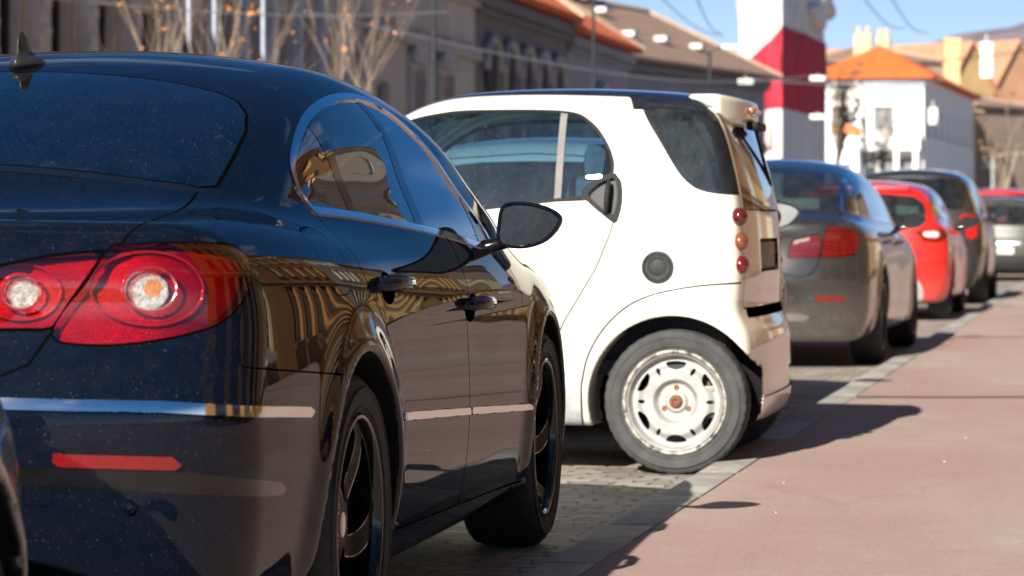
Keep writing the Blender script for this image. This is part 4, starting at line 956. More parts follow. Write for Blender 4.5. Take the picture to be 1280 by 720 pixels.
def window(parent, M, a, b, c, d, fmat, gmat, dep=.22, mull=1, trans=.68, name='window', fw=.07, sill=None):
    m = MB(); y = dep-.03
    for (u0, u1, v0, v1) in ((a, a+fw, c, d), (b-fw, b, c, d), (a+fw, b-fw, c, c+fw), (a+fw, b-fw, d-fw, d)): m.box(((u0+u1)/2, y, (v0+v1)/2), (u1-u0, .06, v1-v0), M=M)
    for k in range(mull): x = a+(b-a)*(k+1)/(mull+1); m.box((x, y, (c+d)/2), (fw*.8, .05, d-c-2*fw), M=M)
    if trans: z = c+(d-c)*trans; m.box(((a+b)/2, y-.004, z), (b-a-2*fw, .05, fw*.8), M=M)
    if sill: m.box(((a+b)/2, -.05, c-.06), (b-a+.24, .18, .10), M=M)
    w = m.build(name, [fmat], parent)
    p = MB(); p.box(((a+b)/2, dep+.02, (c+d)/2), (b-a, .012, d-c), M=M); p.build('pane', [gmat], w)
    return w
def winglass(name, col=(.02, .025, .03)):
    return plain(name, col, .06, 0, .4, .6, 0, spec=.6)
def house(name, label, cat, p0, p1, depth, h, ops, wallm, fmat, gmat, roofm, ridge=3.0, hip=(1, 1), over=.45, sides=(None, None), group=None, mull=1, trans=.68, cornice=None, bands=(), roof_in=.5, sill=True, cheek=.22, base=None, gable=False):
    root = thing(name, label, cat, (*p0, 0), 0, group)
    M, L = frameM(p0, p1); M = Matrix.Translation((-p0[0], -p0[1], 0)) @ M; P = lambda x, y, z: M @ Vector((x, y, z))
    w = MB(); wall_faces(w, M, 0, L, 0, h, ops, cheek)
    Ml = M @ Matrix.Translation((0, depth, 0)) @ Matrix.Rotation(R(-90), 4, 'Z'); Mr = M @ Matrix.Translation((L, 0, 0)) @ Matrix.Rotation(R(90), 4, 'Z')
    so = [s or [] for s in sides]
    wall_faces(w, Ml, 0, depth, 0, h, so[0], cheek); wall_faces(w, Mr, 0, depth, 0, h, so[1], cheek)
    w.poly([P(0, depth, 0), P(L, depth, 0), P(L, depth, h), P(0, depth, h)])
    if gable:
        w.poly([P(0, 0, h), P(L, 0, h), P(L/2, 0, h+ridge)]); w.poly([P(0, depth, h), P(L, depth, h), P(L/2, depth, h+ridge)])
    w.build('wall', [wallm], root, normals=False)
    r = MB(); e = over
    if gable:
        for s in (0, 1):
            X0, X1 = (L/2, -e) if s == 0 else (L/2, L+e); zz = h+ridge; ze = h-e*ridge/(L/2)
            a, b, c, d = P(X0, -e, zz), P(X1, -e, ze), P(X1, depth+e, ze), P(X0, depth+e, zz); up = Vector((0, 0, .18))
            r.prism([a, b, c, d], (0, 0, .18))
    else:
        z0 = h+.02; a = [P(-e, -e, z0), P(L+e, -e, z0), P(L+e, depth+e, z0), P(-e, depth+e, z0)]
        hl = depth*roof_in*hip[0]; hr = depth*roof_in*hip[1]; q0, q1 = P(hl-e*(1-hip[0]), depth/2, z0+ridge), P(L-hr+e*(1-hip[1]), depth/2, z0+ridge)
        b = [v+Vector((0, 0, .16)) for v in a]
        for i in range(4): r.poly([a[i], a[(i+1) % 4], b[(i+1) % 4], b[i]])
        r.poly([b[0], b[1], q1, q0]); r.poly([b[1], b[2], q1]); r.poly([b[2], b[3], q0, q1]); r.poly([b[3], b[0], q0]); r.poly(a[::-1])
        r.mi = 1; r.tube([q0+Vector((0, 0, .05)), q1+Vector((0, 0, .05))], .14, 6); 
        r.tube([b[1], q1+Vector((0, 0, .05))], .11, 6); r.tube([b[0], q0+Vector((0, 0, .05))], .11, 6)
    r.build('roof', [roofm, plain('ridge tiles', (.42, .30, .22), .8, 0, .2)], root, normals=True, sharp=30)
    for o in ops: window(root, M, *o[:4], fmat, gmat, cheek, mull, trans, 'window' if len(o) < 5 else o[4], sill=sill)
    for s, Ms in ((so[0], Ml), (so[1], Mr)):
        for o in s: window(root, Ms, *o[:4], fmat, gmat, cheek, mull, trans, sill=sill)
    if cornice:
        c = MB(); 
        c.box((L/2, -.12, h-.22), (L+.2, .30, .30), M=M); c.box((L/2, -.07, h-.48), (L+.1, .16, .16), M=M)
        for (z, t_, dpt) in bands: c.box((L/2, -dpt/2-.002, z), (L, dpt, t_), M=M)
        c.build('cornice', [cornice], root)
    return root, M, L
def tiles(name, c1, c2):
    m, t, b, o = base_mat(name); v = coords(t)
    n = noise(t, v, .8, 5, .6); n2 = noise(t, coords(t, (1, 1, 3)), 9, 3, .6)
    c = mixc(t, ramp(t, n, [(.35, 0), (.7, 1)]), c1, c2); c = mixc(t, ramp(t, n2, [(.4, .35), (.6, 0)]), c, tuple(q*.55 for q in c1))
    t.links.new(c, b.inputs['Base Color']); b.inputs['Roughness'].default_value = .85
    t.links.new(bump(t, n2, .6, .05), b.inputs['Normal']); return m
def plaster(name, col, var=.14, stain=.35):
    m, t, b, o = base_mat(name); v = coords(t)
    n = noise(t, v, .5, 7, .62); n2 = noise(t, coords(t, (1, 1, .22)), 1.6, 6, .7)
    c = mixc(t, ramp(t, n, [(.3, 0), (.7, 1)]), tuple(q*(1-var) for q in col), tuple(min(1, q*(1+var)) for q in col))
    c = mixc(t, ramp(t, n2, [(.52, 0), (.8, stain)]), c, tuple(q*.45 for q in col))
    t.links.new(c, b.inputs['Base Color']); b.inputs['Roughness'].default_value = .9; t.links.new(bump(t, noise(t, v, 14, 5), .3, .03), b.inputs['Normal']); return m
def build_town():
    BLU = plain('pale blue window frame', (.38, .42, .50), .5, 0, .15, 3); WHF = plain('white window frame', (.60, .60, .58), .5, 0, .1, 3); DK = plain('dark wood frame', (.06, .045, .035), .6, 0, .2, 3)
    G1 = winglass('dark window glass'); G2 = winglass('bluish window glass', (.03, .04, .055)); GREYR = tiles('grey brown roof tiles', (.20, .13, .10), (.27, .19, .15)); ORG = tiles('new orange roof tiles', (.60, .12, .022), (.68, .155, .035))
    O = -16.4
    # the left row, seen across the street; facade direction so that the front looks at the street (front from -y)
    def row(name, label, t0, t1, h, ops, wm, fm, gm, rm, **k): return house(name, label, 'building', st2w(O, t0), st2w(O, t1), 9, h, ops, wm, fm, gm, rm, group=None, **k)
    # NB p0->p1 runs away from the camera, so local y must point left: swap ends
    def rowL(name, label, t0, t1, h, ops, wm, fm, gm, rm, **k):
        return house(name, label, 'building', st2w(O, t0), st2w(O, t1), 9, h, ops, wm, fm, gm, rm, **k)
    BEI = plaster('beige plaster', (.56, .53, .48)); 
    L1 = 16.0
    r, M, L = rowL('town_house', 'beige plaster house with tall dark windows behind the aerial of the nearest car', 32, 51.5, 7.6, [(.75+2.15*i, 1.75+2.15*i, .9, 4.6) for i in range(9)], BEI, DK, G1, GREYR, cornice=plaster('pale cornice', (.42, .39, .35)), bands=((.6, 1.1, .08),))
    for i in range(9):
        m = MB(); x = .17+2.15*i; x = min(x, L-.3); m.box((x-.0, -.10, 3.2), (.50, .20, 6.4), M=M)
        for k in range(4): m.box((x, -.225, 3.1+k*.42), (.34, .05, .14), M=M, bev=.02)
        m.build('pilaster', [plain('grey pilaster', (.52, .50, .48), .85, 0, .2, 2)], r)
    for i in range(9): m = MB(); m.box((.64+2.15*i, -.03, 2.75), (.14, .06, 3.9), M=M); m.box((1.86+2.15*i, -.03, 2.75), (.14, .06, 3.9), M=M); m.box((1.25+2.15*i, -.03, 4.75), (1.36, .06, .16), M=M); m.build('window_surround', [plaster('warm surround', (.45, .38, .30))], r)
    r, M, L = rowL('town_house', 'grey house with blue framed windows behind the saplings and the dark car roof', 51.6, 63, 7.0, [(.5+1.86*i, 1.7+1.86*i, .9, 5.2) for i in range(6)], plaster('brown grey plaster', (.42, .40, .39)), BLU, G2, GREYR, cornice=plaster('grey cornice', (.30, .29, .29)), trans=.7, mull=1)
    for i in range(6):
        m = MB(); x = .22+1.86*i; m.box((x, -.10, 3.0), (.20, .18, 6.0), M=M); m.build('pilaster', [plain('blue grey column', (.46, .50, .60), .6, 0, .15, 2)], r)
    r, M, L = rowL('town_house', 'old house with a heavy window gable and dark brown wall above the small white car', 63.1, 74.5, 7.1, [(1.2, 2.3, 1, 4.2), (4.2, 5.3, 1, 4.6), (7.2, 8.3, 1, 4.6), (9.6, 10.6, 1, 4.2)], plaster('ochre brown plaster', (.50, .47, .44)), BLU, G1, GREYR, cornice=plaster('worn cornice', (.42, .40, .39)), bands=((5.3, .3, .2),))
    for (a, b) in ((4.2, 5.3), (7.2, 8.3)):
        m = MB(); m.box(((a+b)/2, -.10, 4.85), (b-a+.5, .22, .18), M=M); m.prism([(a-.3, -.2, 4.95), (b+.3, -.2, 4.95), ((a+b)/2, -.2, 5.55)], (0, .18, 0), M=M)
        for x in (a-.14, b+.14): m.box((x, -.07, 2.8), (.2, .14, 3.7), M=M)
        m.build('window_hood', [plain('pale stone hood', (.40, .40, .42), .8, 0, .2, 2)], r)
    # arcade front
    ops = [(.9+2.3*i, 2.3+2.3*i, .3, 3.9) for i in range(5)]
    r, M, L = rowL('arcade_house', 'dark shop house with round arches under the eaves above the white car roof', 74.6, 87.3, 7.0, ops, plaster('dark stone', (.17, .16, .16)), plain('steel blue frame', (.16, .18, .22), .5), G1, ORG, cornice=plaster('dark cornice', (.16, .15, .15)), trans=.8, hip=(0, 0), ridge=3.6)
    for i in range(5):
        x = 1.6+2.3*i; m = MB(); pts = [(x+.85*math.cos(t), -.12, 5.0+.85*math.sin(t)) for t in np.linspace(0, PI, 15)]
        m.tube([M @ Vector(p) for p in pts], .13, 8); m.build('arch', [plain('stone arch', (.36, .35, .36), .8, 0, .3, 3)], r)
        m = MB(); m.lathe([(0, 0), (.70, 0), (.70, .05), (0, .05)], 24, M @ Matrix.Translation((x, -.02, 5.0)) @ Matrix.Rotation(R(90), 4, 'X')); m.build('arch_panel', [plain('dark recess', (.025, .022, .022), .8)], r)
        m = MB(); m.box((x+1.15, -.12, 2.6), (.34, .24, 5.1), M=M); m.build('pilaster', [plaster('grey pier %d' % (i % 2), (.38-.08*(i % 2), .35-.06*(i % 2), .33))], r)
    r, M, L = rowL('town_house', 'low grey house whose orange roof edge runs down behind the street lamp', 87.4, 98.5, 6.7, [(1.2, 2.6, .9, 3.9), (4.2, 6.4, .4, 4.4), (8.2, 9.6, .9, 3.9)], plaster('blue grey plaster', (.30, .31, .34)), BLU, G2, ORG, cornice=plaster('blue grey cornice', (.26, .27, .30)), hip=(0, 1), ridge=3.4, bands=((4.9, .18, .12),))
    m = MB(); m.box((5.3, -.15, 4.6), (3.0, .3, .22), M=M); m.prism([(3.9, -.28, 4.72), (6.7, -.28, 4.72), (5.3, -.28, 5.5)], (0, .26, 0), M=M); m.build('door_hood', [plain('pale stone hood', (.40, .40, .42))], r)
    # brown hipped roof house standing at an angle
    p0, p1 = (4.4, 119.3), (11.65, 135.9)
    BR = tiles('old brown roof tiles', (.23, .145, .105), (.31, .205, .155))
    r, M, L = house('hipped_roof_house', 'grey house under a broad old brown hipped roof with two chimneys', 'building', p0, p1, 9.5, 7.55, [(1.0+2.15*i, 2.1+2.15*i, 1, 3.6) for i in range(8)], plaster('slate grey plaster', (.22, .23, .25)), WHF, G1, BR, ridge=3.05, hip=(1, .62), over=.6, cornice=plain('eaves board', (.12, .11, .10)), bands=((4.4, .5, .1),))
    for (x, y, z, dx, hh) in ((4.2, 4.6, 10.3, .6, 1.6), (7.4, 4.7, 10.3, .65, 1.6)):
        m = MB(); m.box((x, y, z+hh/2), (dx, dx, hh), M=M); m.box((x, y, z+hh), (dx+.14, dx+.14, .14), M=M); m.build('chimney', [plain('old brick chimney', (.30, .17, .12), .9, 0, .3, 4)], r)
    for (x, y) in ((4.2, 1.2), (8.0, 1.2), (11.9, 1.0), (6.3, 3.3)):
        z = 7.73+3.05*(y+.6)/(4.75+.6)+.08; m = MB(); m.box((x, y, z+.06), (.75, .55, .22), M=M); m.build('roof_window', [plain('pale roof window', (.62, .60, .56), .4)], r)
    # wrapped tower
    tw = thing('wrapped_tower', 'tall tower under repair wrapped in red netting over pale sheets', 'tower', (13.7, 150, 0))
    A, B, C_, D = [Vector((x-13.7, y-150, 0)) for x, y in ((11.45, 149.6), (13.72, 150), (17.55, 165), (15.1, 166))]
    def wrap(name, z0, z1, mat, off, seed, ztop=None, amp=.08, bulge=0):
        rnd = random.Random(seed); me = MB(); pts = []; segs = [(A, B, 14), (B, C_, 40), (C_, D, 14), (D, A, 30)]
        cen = (A+B+C_+D)/4
        for p, q, n in segs:
            for k in range(n): pts.append(p.lerp(q, k/n))
        nz = 14; rings = []; ph = [rnd.uniform(0, 6) for _ in range(8)]
        for j in range(nz+1):
            ring = []
            for i, p in enumerate(pts):
                zt = z1 if ztop is None else ztop(p); z = z0+(zt-z0)*j/nz; d = (p-cen).normalized()
                w_ = amp*(1 if amp < .1 else .25+.75*float(sstep(10.8, 12, z)))*(math.sin(i*.9+ph[0]+z)+.6*math.sin(i*2.3+ph[1]-z*1.7)+.5*math.sin(z*3.1+ph[2]+i*.3)); b = .45*float(sstep(11, 13, z))*(.5+.5*math.sin(i*.37+ph[3])) if ztop is None and z1 > 12 else 0
                v = p+d*(off+w_+b); ring.append(me.bm.verts.new((v.x, v.y, z)))
            rings.append(ring)
        for j in range(nz):
            for i in range(len(pts)): l = (i+1) % len(pts); f = me.bm.faces.new((rings[j][i], rings[j][l], rings[j+1][l], rings[j+1][i])); f.smooth = True
        me.bm.faces.new(rings[-1]); return me.build(name, [mat], tw, 50)
    wrap('lower_sheet', 0, 6.85, plaster('pale sheet', (.62, .62, .60), .06, .12), .0, 1, amp=.02)
    wrap('red_netting', 6.8, 11, plaster('red netting', (.46, .022, .045), .25, .35), .10, 2, ztop=lambda p: 11.0+.10*(p-B).length*0 if (p-B).dot(C_-B) > 0 and (p-A).length > 2.2 else 9.0+2.0*max(0, min(1, (p-A).length/2.3))**1.6, amp=.085)
    wrap('upper_sheet', 8.6, 15.5, plaster('crumpled grey sheet', (.68, .67, .66), .12, .5), -.25, 3, amp=.24, bulge=0)
    m = MB(); rnd = random.Random(9)
    blob('torn_sheet', lambda x, y, z: np.sqrt((x/1.5)**2+(y/3.0)**2+(z/1.35)**2)-1+.12*np.sin(x*4+1)*np.sin(z*3.3)+.06*np.sin(z*6+y*2), (-2.3, -4.2, -2), (2.3, 4.2, 2), .2, tw, plaster('grey torn sheet', (.62, .61, .61), .15, .3), Matrix.Translation((2.3, 11.0, 12.7)))
    m = MB(); m.box((-1.1, -.38, 5.4), (1.0, .05, 1.2)); m.build('notice_board', [plain('faded poster', (.62, .42, .38), .7, 0, .2, 3)], tw)
    # white corner house
    gp0, gp1 = (20.8, 201.8), (27.9, 200)
    WH = plaster('white plaster', (.78, .78, .77), .04, .06)
    ops = [(3.9, 5.3, 7.2, 8.9), (1.0, 2.3, 7.2, 8.9), (3.3, 6.6, 2.6, 5.4), (.8, 2.4, 2.6, 5.0)]
    sd = [(2.5+4.3*i, 4.0+4.3*i, 7.0, 9.0) for i in range(8)]+[(2.5+4.3*i, 4.0+4.3*i, 2.4, 4.8) for i in range(8)]
    r, M, L = house('white_corner_house', 'white two storey house with a bright orange tiled roof', 'building', gp0, gp1, 36, 10.75, ops, WH, plain('brown frame', (.40, .32, .24)), winglass('pale curtained glass', (.16, .17, .18)), ORG, ridge=2.7, over=.7, sides=(None, sd), hip=(0, 0), cornice=plain('blue grey eaves', (.38, .42, .48), .7), roof_in=.1)
    # hipped roof over the long house
    ro = [c for c in bpy.data.objects if c.parent == r and c.name.startswith('roof')][0]; bpy.data.objects.remove(ro)
    q = MB(); P = lambda x, y, z: M @ Vector((x, y, z)); e = .7; z0 = 10.78
    a = [P(-e, -e, z0), P(L+e, -e, z0), P(L+e, 36+e, z0), P(-e, 36+e, z0)]; b = [v+Vector((0, 0, .14)) for v in a]; q0, q1 = P(L/2, 5.5, z0+2.6), P(L/2, 31, z0+2.6)
    for i in range(4): q.poly([a[i], a[(i+1) % 4], b[(i+1) % 4], b[i]])
    q.poly([b[0], b[1], q0]); q.poly([b[1], b[2], q1, q0]); q.poly([b[2], b[3], q1]); q.poly([b[3], b[0], q0, q1]); q.poly(a[::-1]); q.build('roof', [ORG], r, 20)
    m = MB(); m.box((4.9, -.65, 6.0), (4.6, 1.3, .25), M=M); m.box((4.9, -1.25, 6.55), (4.6, .12, .85), M=M); m.box((2.66, -.65, 6.55), (.12, 1.2, .85), M=M); m.box((7.14, -.65, 6.55), (.12, 1.2, .85), M=M); m.build('balcony', [WH], r)
    for x in (2.9, 4.3, 5.6, 6.9): m = MB(); m.box((x, -1.05, 3.0), (.32, .32, 5.75), M=M); m.build('column', [WH], r)
    m = MB(); m.tube([M @ Vector((3.3, -.1, 2)), M @ Vector((3.3, -.1, 10.6))], .07); m.build('drainpipe', [plain('blue pipe', (.25, .33, .42))], r)
    for (x, y, w_) in ((2.3, 7, 1.2), (3.4, 9.5, .9)):
        m = MB(); m.box((x, y, 13.4), (w_, .9, 1.7), M=M)
        for k in (-.25, .25): m.tube([M @ Vector((x+k*w_, y, 14.2)), M @ Vector((x+k*w_, y, 14.8))], .16); 
        m.build('chimney', [plaster('sandy chimney', (.55, .40, .24))], r)
    # brown gabled houses further on
    OC = plaster('ochre plaster', (.42, .28, .13)); OB = plaster('brown plaster', (.22, .165, .13)); TR = tiles('terracotta roof tiles', (.42, .20, .11), (.50, .27, .16))
    X = lambda px, Y: (px-640)*Y/3690
    def gh(label, px0, px1, Y, dep, h, rg, wm, rm, gable, skew=3, **k):
        return house('gabled_house' if gable else 'town_house', label, 'building', (X(px0, Y), Y), (X(px1, Y+skew), Y+skew), dep, h, [(1.0+2.6*i, 2.1+2.6*i, 2+3.6*j, 4+3.6*j) for i in range(int(((px1-px0)*Y/3690-1)/2.6)) for j in range(max(1, int((h-2)/3.6)))], wm, WHF, G1, rm, ridge=rg, gable=gable, **k)
    gh('sunny ochre house with a low brown roof just left of the tower', 880, 925, 172, 8, 10.2, 1.4, plaster('yellow ochre plaster', (.60, .42, .18)), BR, False)
    gh('long brick red roofed house behind the white corner house', 1020, 1180, 262, 10, 15.2, 1.6, OB, BR, False, 2)
    gh('ochre gabled house with a tall yellow chimney on its left', 1182, 1243, 270, 26, 13.2, 4.4, OC, TR, True, 4)
    r, M, L = gh('brown gabled house at the right edge beyond the parked cars', 1240, 1302, 285, 26, 13.8, 4.8, plaster('rust plaster', (.40, .22, .13)), TR, True, 4)
    gh('dark brown street house with wide eaves behind the pale street lamp', 1217, 1292, 240, 14, 10.4, 1.9, OB, BR, False, 6)
    gh('narrow ochre house beside the white corner house', 1209, 1220, 236.5, 8, 9.7, .8, OC, BR, False, 1)
    ch = MB(); ch.box((0, 0, 8.6), (1.35, 1.2, 17.2)); ch.box((0, 0, 17.1), (1.5, 1.4, .3)); c = ch.build('chimney_stack', [plaster('yellow plaster', (.58, .42, .20))]); c.location = (X(1187, 262), 261, 0); tag(c, 'tall yellow plastered chimney rising above the gabled roofs', 'chimney')
    # sunny row on the near side of the street, what the car flanks mirror
    cols = [(.38, .22, .06), (.42, .27, .10), (.40, .18, .05), (.42, .35, .26), (.38, .23, .08), (.40, .31, .20)]
    lab = ['ochre yellow', 'sandy yellow', 'deep orange', 'cream', 'golden ochre', 'pale sand']
    t0 = 4.0
    for i, (c3, lb) in enumerate(zip(cols, lab)):
        Lh = [15, 13, 17, 14, 18, 16][i]; h = [14.6, 15.4, 14.2, 12.0, 9.5, 9.2][i]
        ops = [(.9+2.7*k, 2.8+2.7*k, .5, 3.5) for k in range(int((Lh-1)/2.7))]+[(1.2+2.7*k, 2.4+2.7*k, zz, zz+1.9) for zz in ((4.7, 8.0, 11.3) if h > 14 else (4.7, 8.0) if h > 11 else (4.7,)) for k in range(int((Lh-1)/2.7))]
        a, b = st2w(7.5, t0+Lh), st2w(7.5, t0)
        rr, MM, LL = house('street_house', lb+' two storey street house on the near side, seen mirrored in the car doors', 'building', a, b, 9, h, ops, plaster('facade '+lb, c3), WHF if i % 2 else DK, G1, GREYR if i % 2 else TR, cornice=plaster('cornice '+lb, tuple(min(1, q*1.25) for q in c3)), ridge=2.4, hip=(0, 0), bands=((4.0, .25, .12),))
        t0 += Lh+.02
#@@OTHERCARS
def lamp_bars(name, c1, c2, scale=26, bright=None):
    m, t, b, o = base_mat(name); tc = nd(t, 'ShaderNodeTexCoord'); wv = nd(t, 'ShaderNodeTexWave'); wv.bands_direction = 'Z'; wv.inputs['Scale'].default_value = scale; wv.inputs['Distortion'].default_value = .6
    t.links.new(tc.outputs['Object'], wv.inputs['Vector']); t.links.new(ramp(t, wv.outputs[0], [(.25, c1), (.6, c2)]), b.inputs['Base Color'])
    b.inputs['Roughness'].default_value = .25; b.inputs['Coat Weight'].default_value = 1; return m
def build_car(f, spec, name, label, cat, mat, sp, pose, h=.03, group='cars parked along the kerb'):
    """sp: drawn outlines of this body; every named region becomes a part"""
    car = thing(name, label, cat, group=group)
    fx = spec['bf'](.5)+.15; S = Shell(f, (-1.3, -1.02, .1), (float(fx), 1.02, 1.78), h); rw, wb = spec['rw'], spec['wb']
    x0 = sp['x0']; pr = P_rear(x0); mr = lambda c, n: (c[:, 0] < sp.get('rx', -.3))
    prz = lambda V: (V[:, 1], V[:, 2])
    ms = lambda c, n: (np.abs(n[:, 1]) > .25) & (np.abs(c[:, 1]) > .45)
    S.region('dlo', P_side, sp['dlo'], ms); S.region('trim', P_side, sp['dlo'], ms, over=('dlo',), inner=-.018)
    for i, (a, b, c, d) in enumerate(sp['panes']): S.region('pane%d' % i, P_side, np.array([(a, .7), (b, .7), (d, 1.8), (c, 1.8)]), ms, over=('dlo',))
    S.region('rearglass', prz, both(sp['rwin']), lambda c, n: (c[:, 0] < .7) & (n[:, 0] < -.2) & (c[:, 2] > .85))
    S.region('windscreen', prz, both(sp['wwin']), lambda c, n: (c[:, 0] > 1.2) & (n[:, 0] > .2) & (c[:, 2] > .85))
    for i, pl in enumerate(sp['lamps']): S.region('lamp%d' % i, pr, pl, mr); S.region('gap', pr, pl, mr, grow=.006, inner=0)
    for i, pl in enumerate(sp.get('lamp_in', [])): S.region('lampin%d' % i, pr, pl, mr, over=('lamp0', 'lamp1'))
    for k, pl in sp.get('rear', {}).items(): S.region(k, pr, np.array(pl), mr)
    S.region('gap', prz, both(sp['boot']), lambda c, n: (c[:, 0] < -.3) & (n[:, 0] < -.15), grow=.005, inner=-.001); S.region('boot', prz, both(sp['boot']), lambda c, n: (c[:, 0] < -.3) & (n[:, 0] < -.15))
    prf = lambda V: (np.abs(V[:, 1])-(V[:, 0]-float(spec['bf'](.65))), V[:, 2]); hz = float(spec['bd'](spec['bf'](.6)))
    hl = rounded([(.62, hz-.03), (1.0, hz+.03), (1.28, hz+.07), (1.22, hz-.05), (.95, hz-.12), (.66, hz-.11)], .03); mf = lambda c, n: c[:, 0] > wb+.3
    S.region('headlamp', prf, hl, mf); S.region('grille', prf, rounded([(-.5, .42), (.45, .42), (.5, .36), (.42, .26), (-.5, .26)], .03), mf); S.region('gap', prf, hl, mf, grow=.005, inner=0)
    for k in ('rdoor', 'fdoor'): S.region('gap', P_side, sp[k], ms, grow=.0035, inner=-.001)
    for k in ('rdoor', 'fdoor'): S.region(k, P_side, sp[k], ms)
    if 'side' in sp:
        for k, pl in sp['side'].items(): S.region(k, P_side, np.array(pl), ms, over=('', 'rdoor', 'fdoor'))
    rr = rw+.036; cn = lambda c: np.minimum(np.hypot(c[:, 0], c[:, 2]-rw), np.hypot(c[:, 0]-wb, c[:, 2]-rw))
    def ml(c, n):
        xx = np.where(np.abs(c[:, 0]) < wb/2, 0, wb); d = (c[:, 0]-xx)*n[:, 0]+(c[:, 2]-rw)*n[:, 2]
        return (cn(c) < rr+.03) & ((d < -.05) | (np.abs(c[:, 1]) < .7))
    S.region('liner', None, lambda V: cn(V)-rr, ml)
    piece(S, ['', 'gap', 'liner'], 'body', car, [mat, GAP, LINER])
    gl = sp['glass']
    for sd in (-1, 1):
        piece(S, ['rdoor'], 'door', car, [mat], side=sd); piece(S, ['fdoor'], 'door', car, [mat], side=sd)
        for i in range(len(sp['panes'])): piece(S, ['pane%d' % i], 'side_window', car, [gl], side=sd)
        piece(S, ['trim'], 'window_trim', car, [sp.get('trim', GLOSSB)], side=sd, lift=.003, wall=.006); piece(S, ['dlo'], 'window_pillar', car, [GLOSSB], side=sd)
        for i in range(len(sp['lamps'])):
            l = piece(S, ['lamp%d' % i], 'tail_lamp', car, [sp['lampm'][i]], side=sd, lift=.004, wall=.012)
            if i == sp.get('in_at', 0):
                for j in range(len(sp.get('lamp_in', []))): piece(S, ['lampin%d' % j], 'lamp_inner', l, [sp['lampinm'][j]], side=sd, lift=.006, wall=.004)
        piece(S, ['headlamp'], 'headlamp', car, [plain('headlamp glass', (.30, .31, .32), .08, .4, .3, 12, coat=1)], side=sd, lift=.003, wall=.01)
        for k, m_ in sp.get('rear_m', {}).items(): piece(S, [k], k, car, [m_], side=sd, lift=.003, wall=.008)
        for k, m_ in sp.get('side_m', {}).items(): piece(S, [k], k, car, [m_], side=sd, lift=.004, wall=.008)
        for (hx, hz_, ha) in sp['handles']:
            m = MB(); m.tube([(hx-.11, sd*(ha-.02), hz_), (hx-.10, sd*(ha+.025), hz_), (hx+.07, sd*(ha+.028), hz_), (hx+.10, sd*(ha-.015), hz_)], [.010, .013, .013, .010], 8); m.build('door_handle', [sp.get('handle', mat)], car, 60)
        mx_, ma, mb_, mz, mzr = sp['mirror']; make_mirror(car, sd, mx_, ma, mb_, mz, sp.get('mirrorm', mat), mzr, glassmat=sp.get('mirrorglass'))
        for x in (0, wb): make_wheel(car, x, sd*sp['track'], sd, rw, .22, rw*.69, style_multi(*sp.get('spokes', (10, .013))), RUBBER, [sp.get('rim', plain('silver alloy', (.42, .42, .42), .3, .7, .1)), GLOSSB], blocks=False)
    piece(S, ['boot'], 'boot_lid', car, [mat]); piece(S, ['rearglass'], 'rear_window', car, [sp.get('rglass', gl)]); piece(S, ['windscreen'], 'windscreen', car, [gl]); piece(S, ['grille'], 'grille', car, [PLASTIC])
    m = MB(); xp, zp = sp['plate']; m.box((xp, 0, zp), (.012, .52, .11), bev=.003); m.build('number_plate', [plain('plate white', (.55, .55, .5), .5, 0, .2)], car)
    cabin(car, *sp['cab'])
    return set_pose(car, *pose), S
def common(spec, hh, kind):
    pass
SEDAN_DLO = catmull([(-.42, 1.085), (-.30, 1.15), (.0, 1.265), (.4, 1.345), (.9, 1.385), (1.35, 1.37), (1.75, 1.29), (2.1, 1.14), (2.42, .985)], 5, False)
SEDAN_DLO = np.concatenate([SEDAN_DLO, np.array([(2.40, .975), (1.4, 1.0), (.3, 1.03), (-.36, 1.06)])])
HATCH_DLO = np.concatenate([catmull([(-.30, 1.13), (-.18, 1.21), (.1, 1.295), (.5, 1.345), (.9, 1.345), (1.3, 1.27), (1.65, 1.12), (1.95, .96)], 5, False), np.array([(1.9, .95), (1.0, .985), (.2, 1.04)])])
TALL_DLO = np.concatenate([catmull([(-.58, 1.24), (-.50, 1.42), (-.30, 1.50), (.2, 1.545), (.8, 1.55), (1.15, 1.50), (1.5, 1.36), (1.95, 1.12)], 5, False), np.array([(1.9, 1.11), (.8, 1.14), (-.45, 1.18)])])
SE_W = [(0, 1.10), (.60, 1.09), (.655, 1.10), (.635, 1.20), (.575, 1.33), (.50, 1.372), (.3, 1.385), (0, 1.39)]
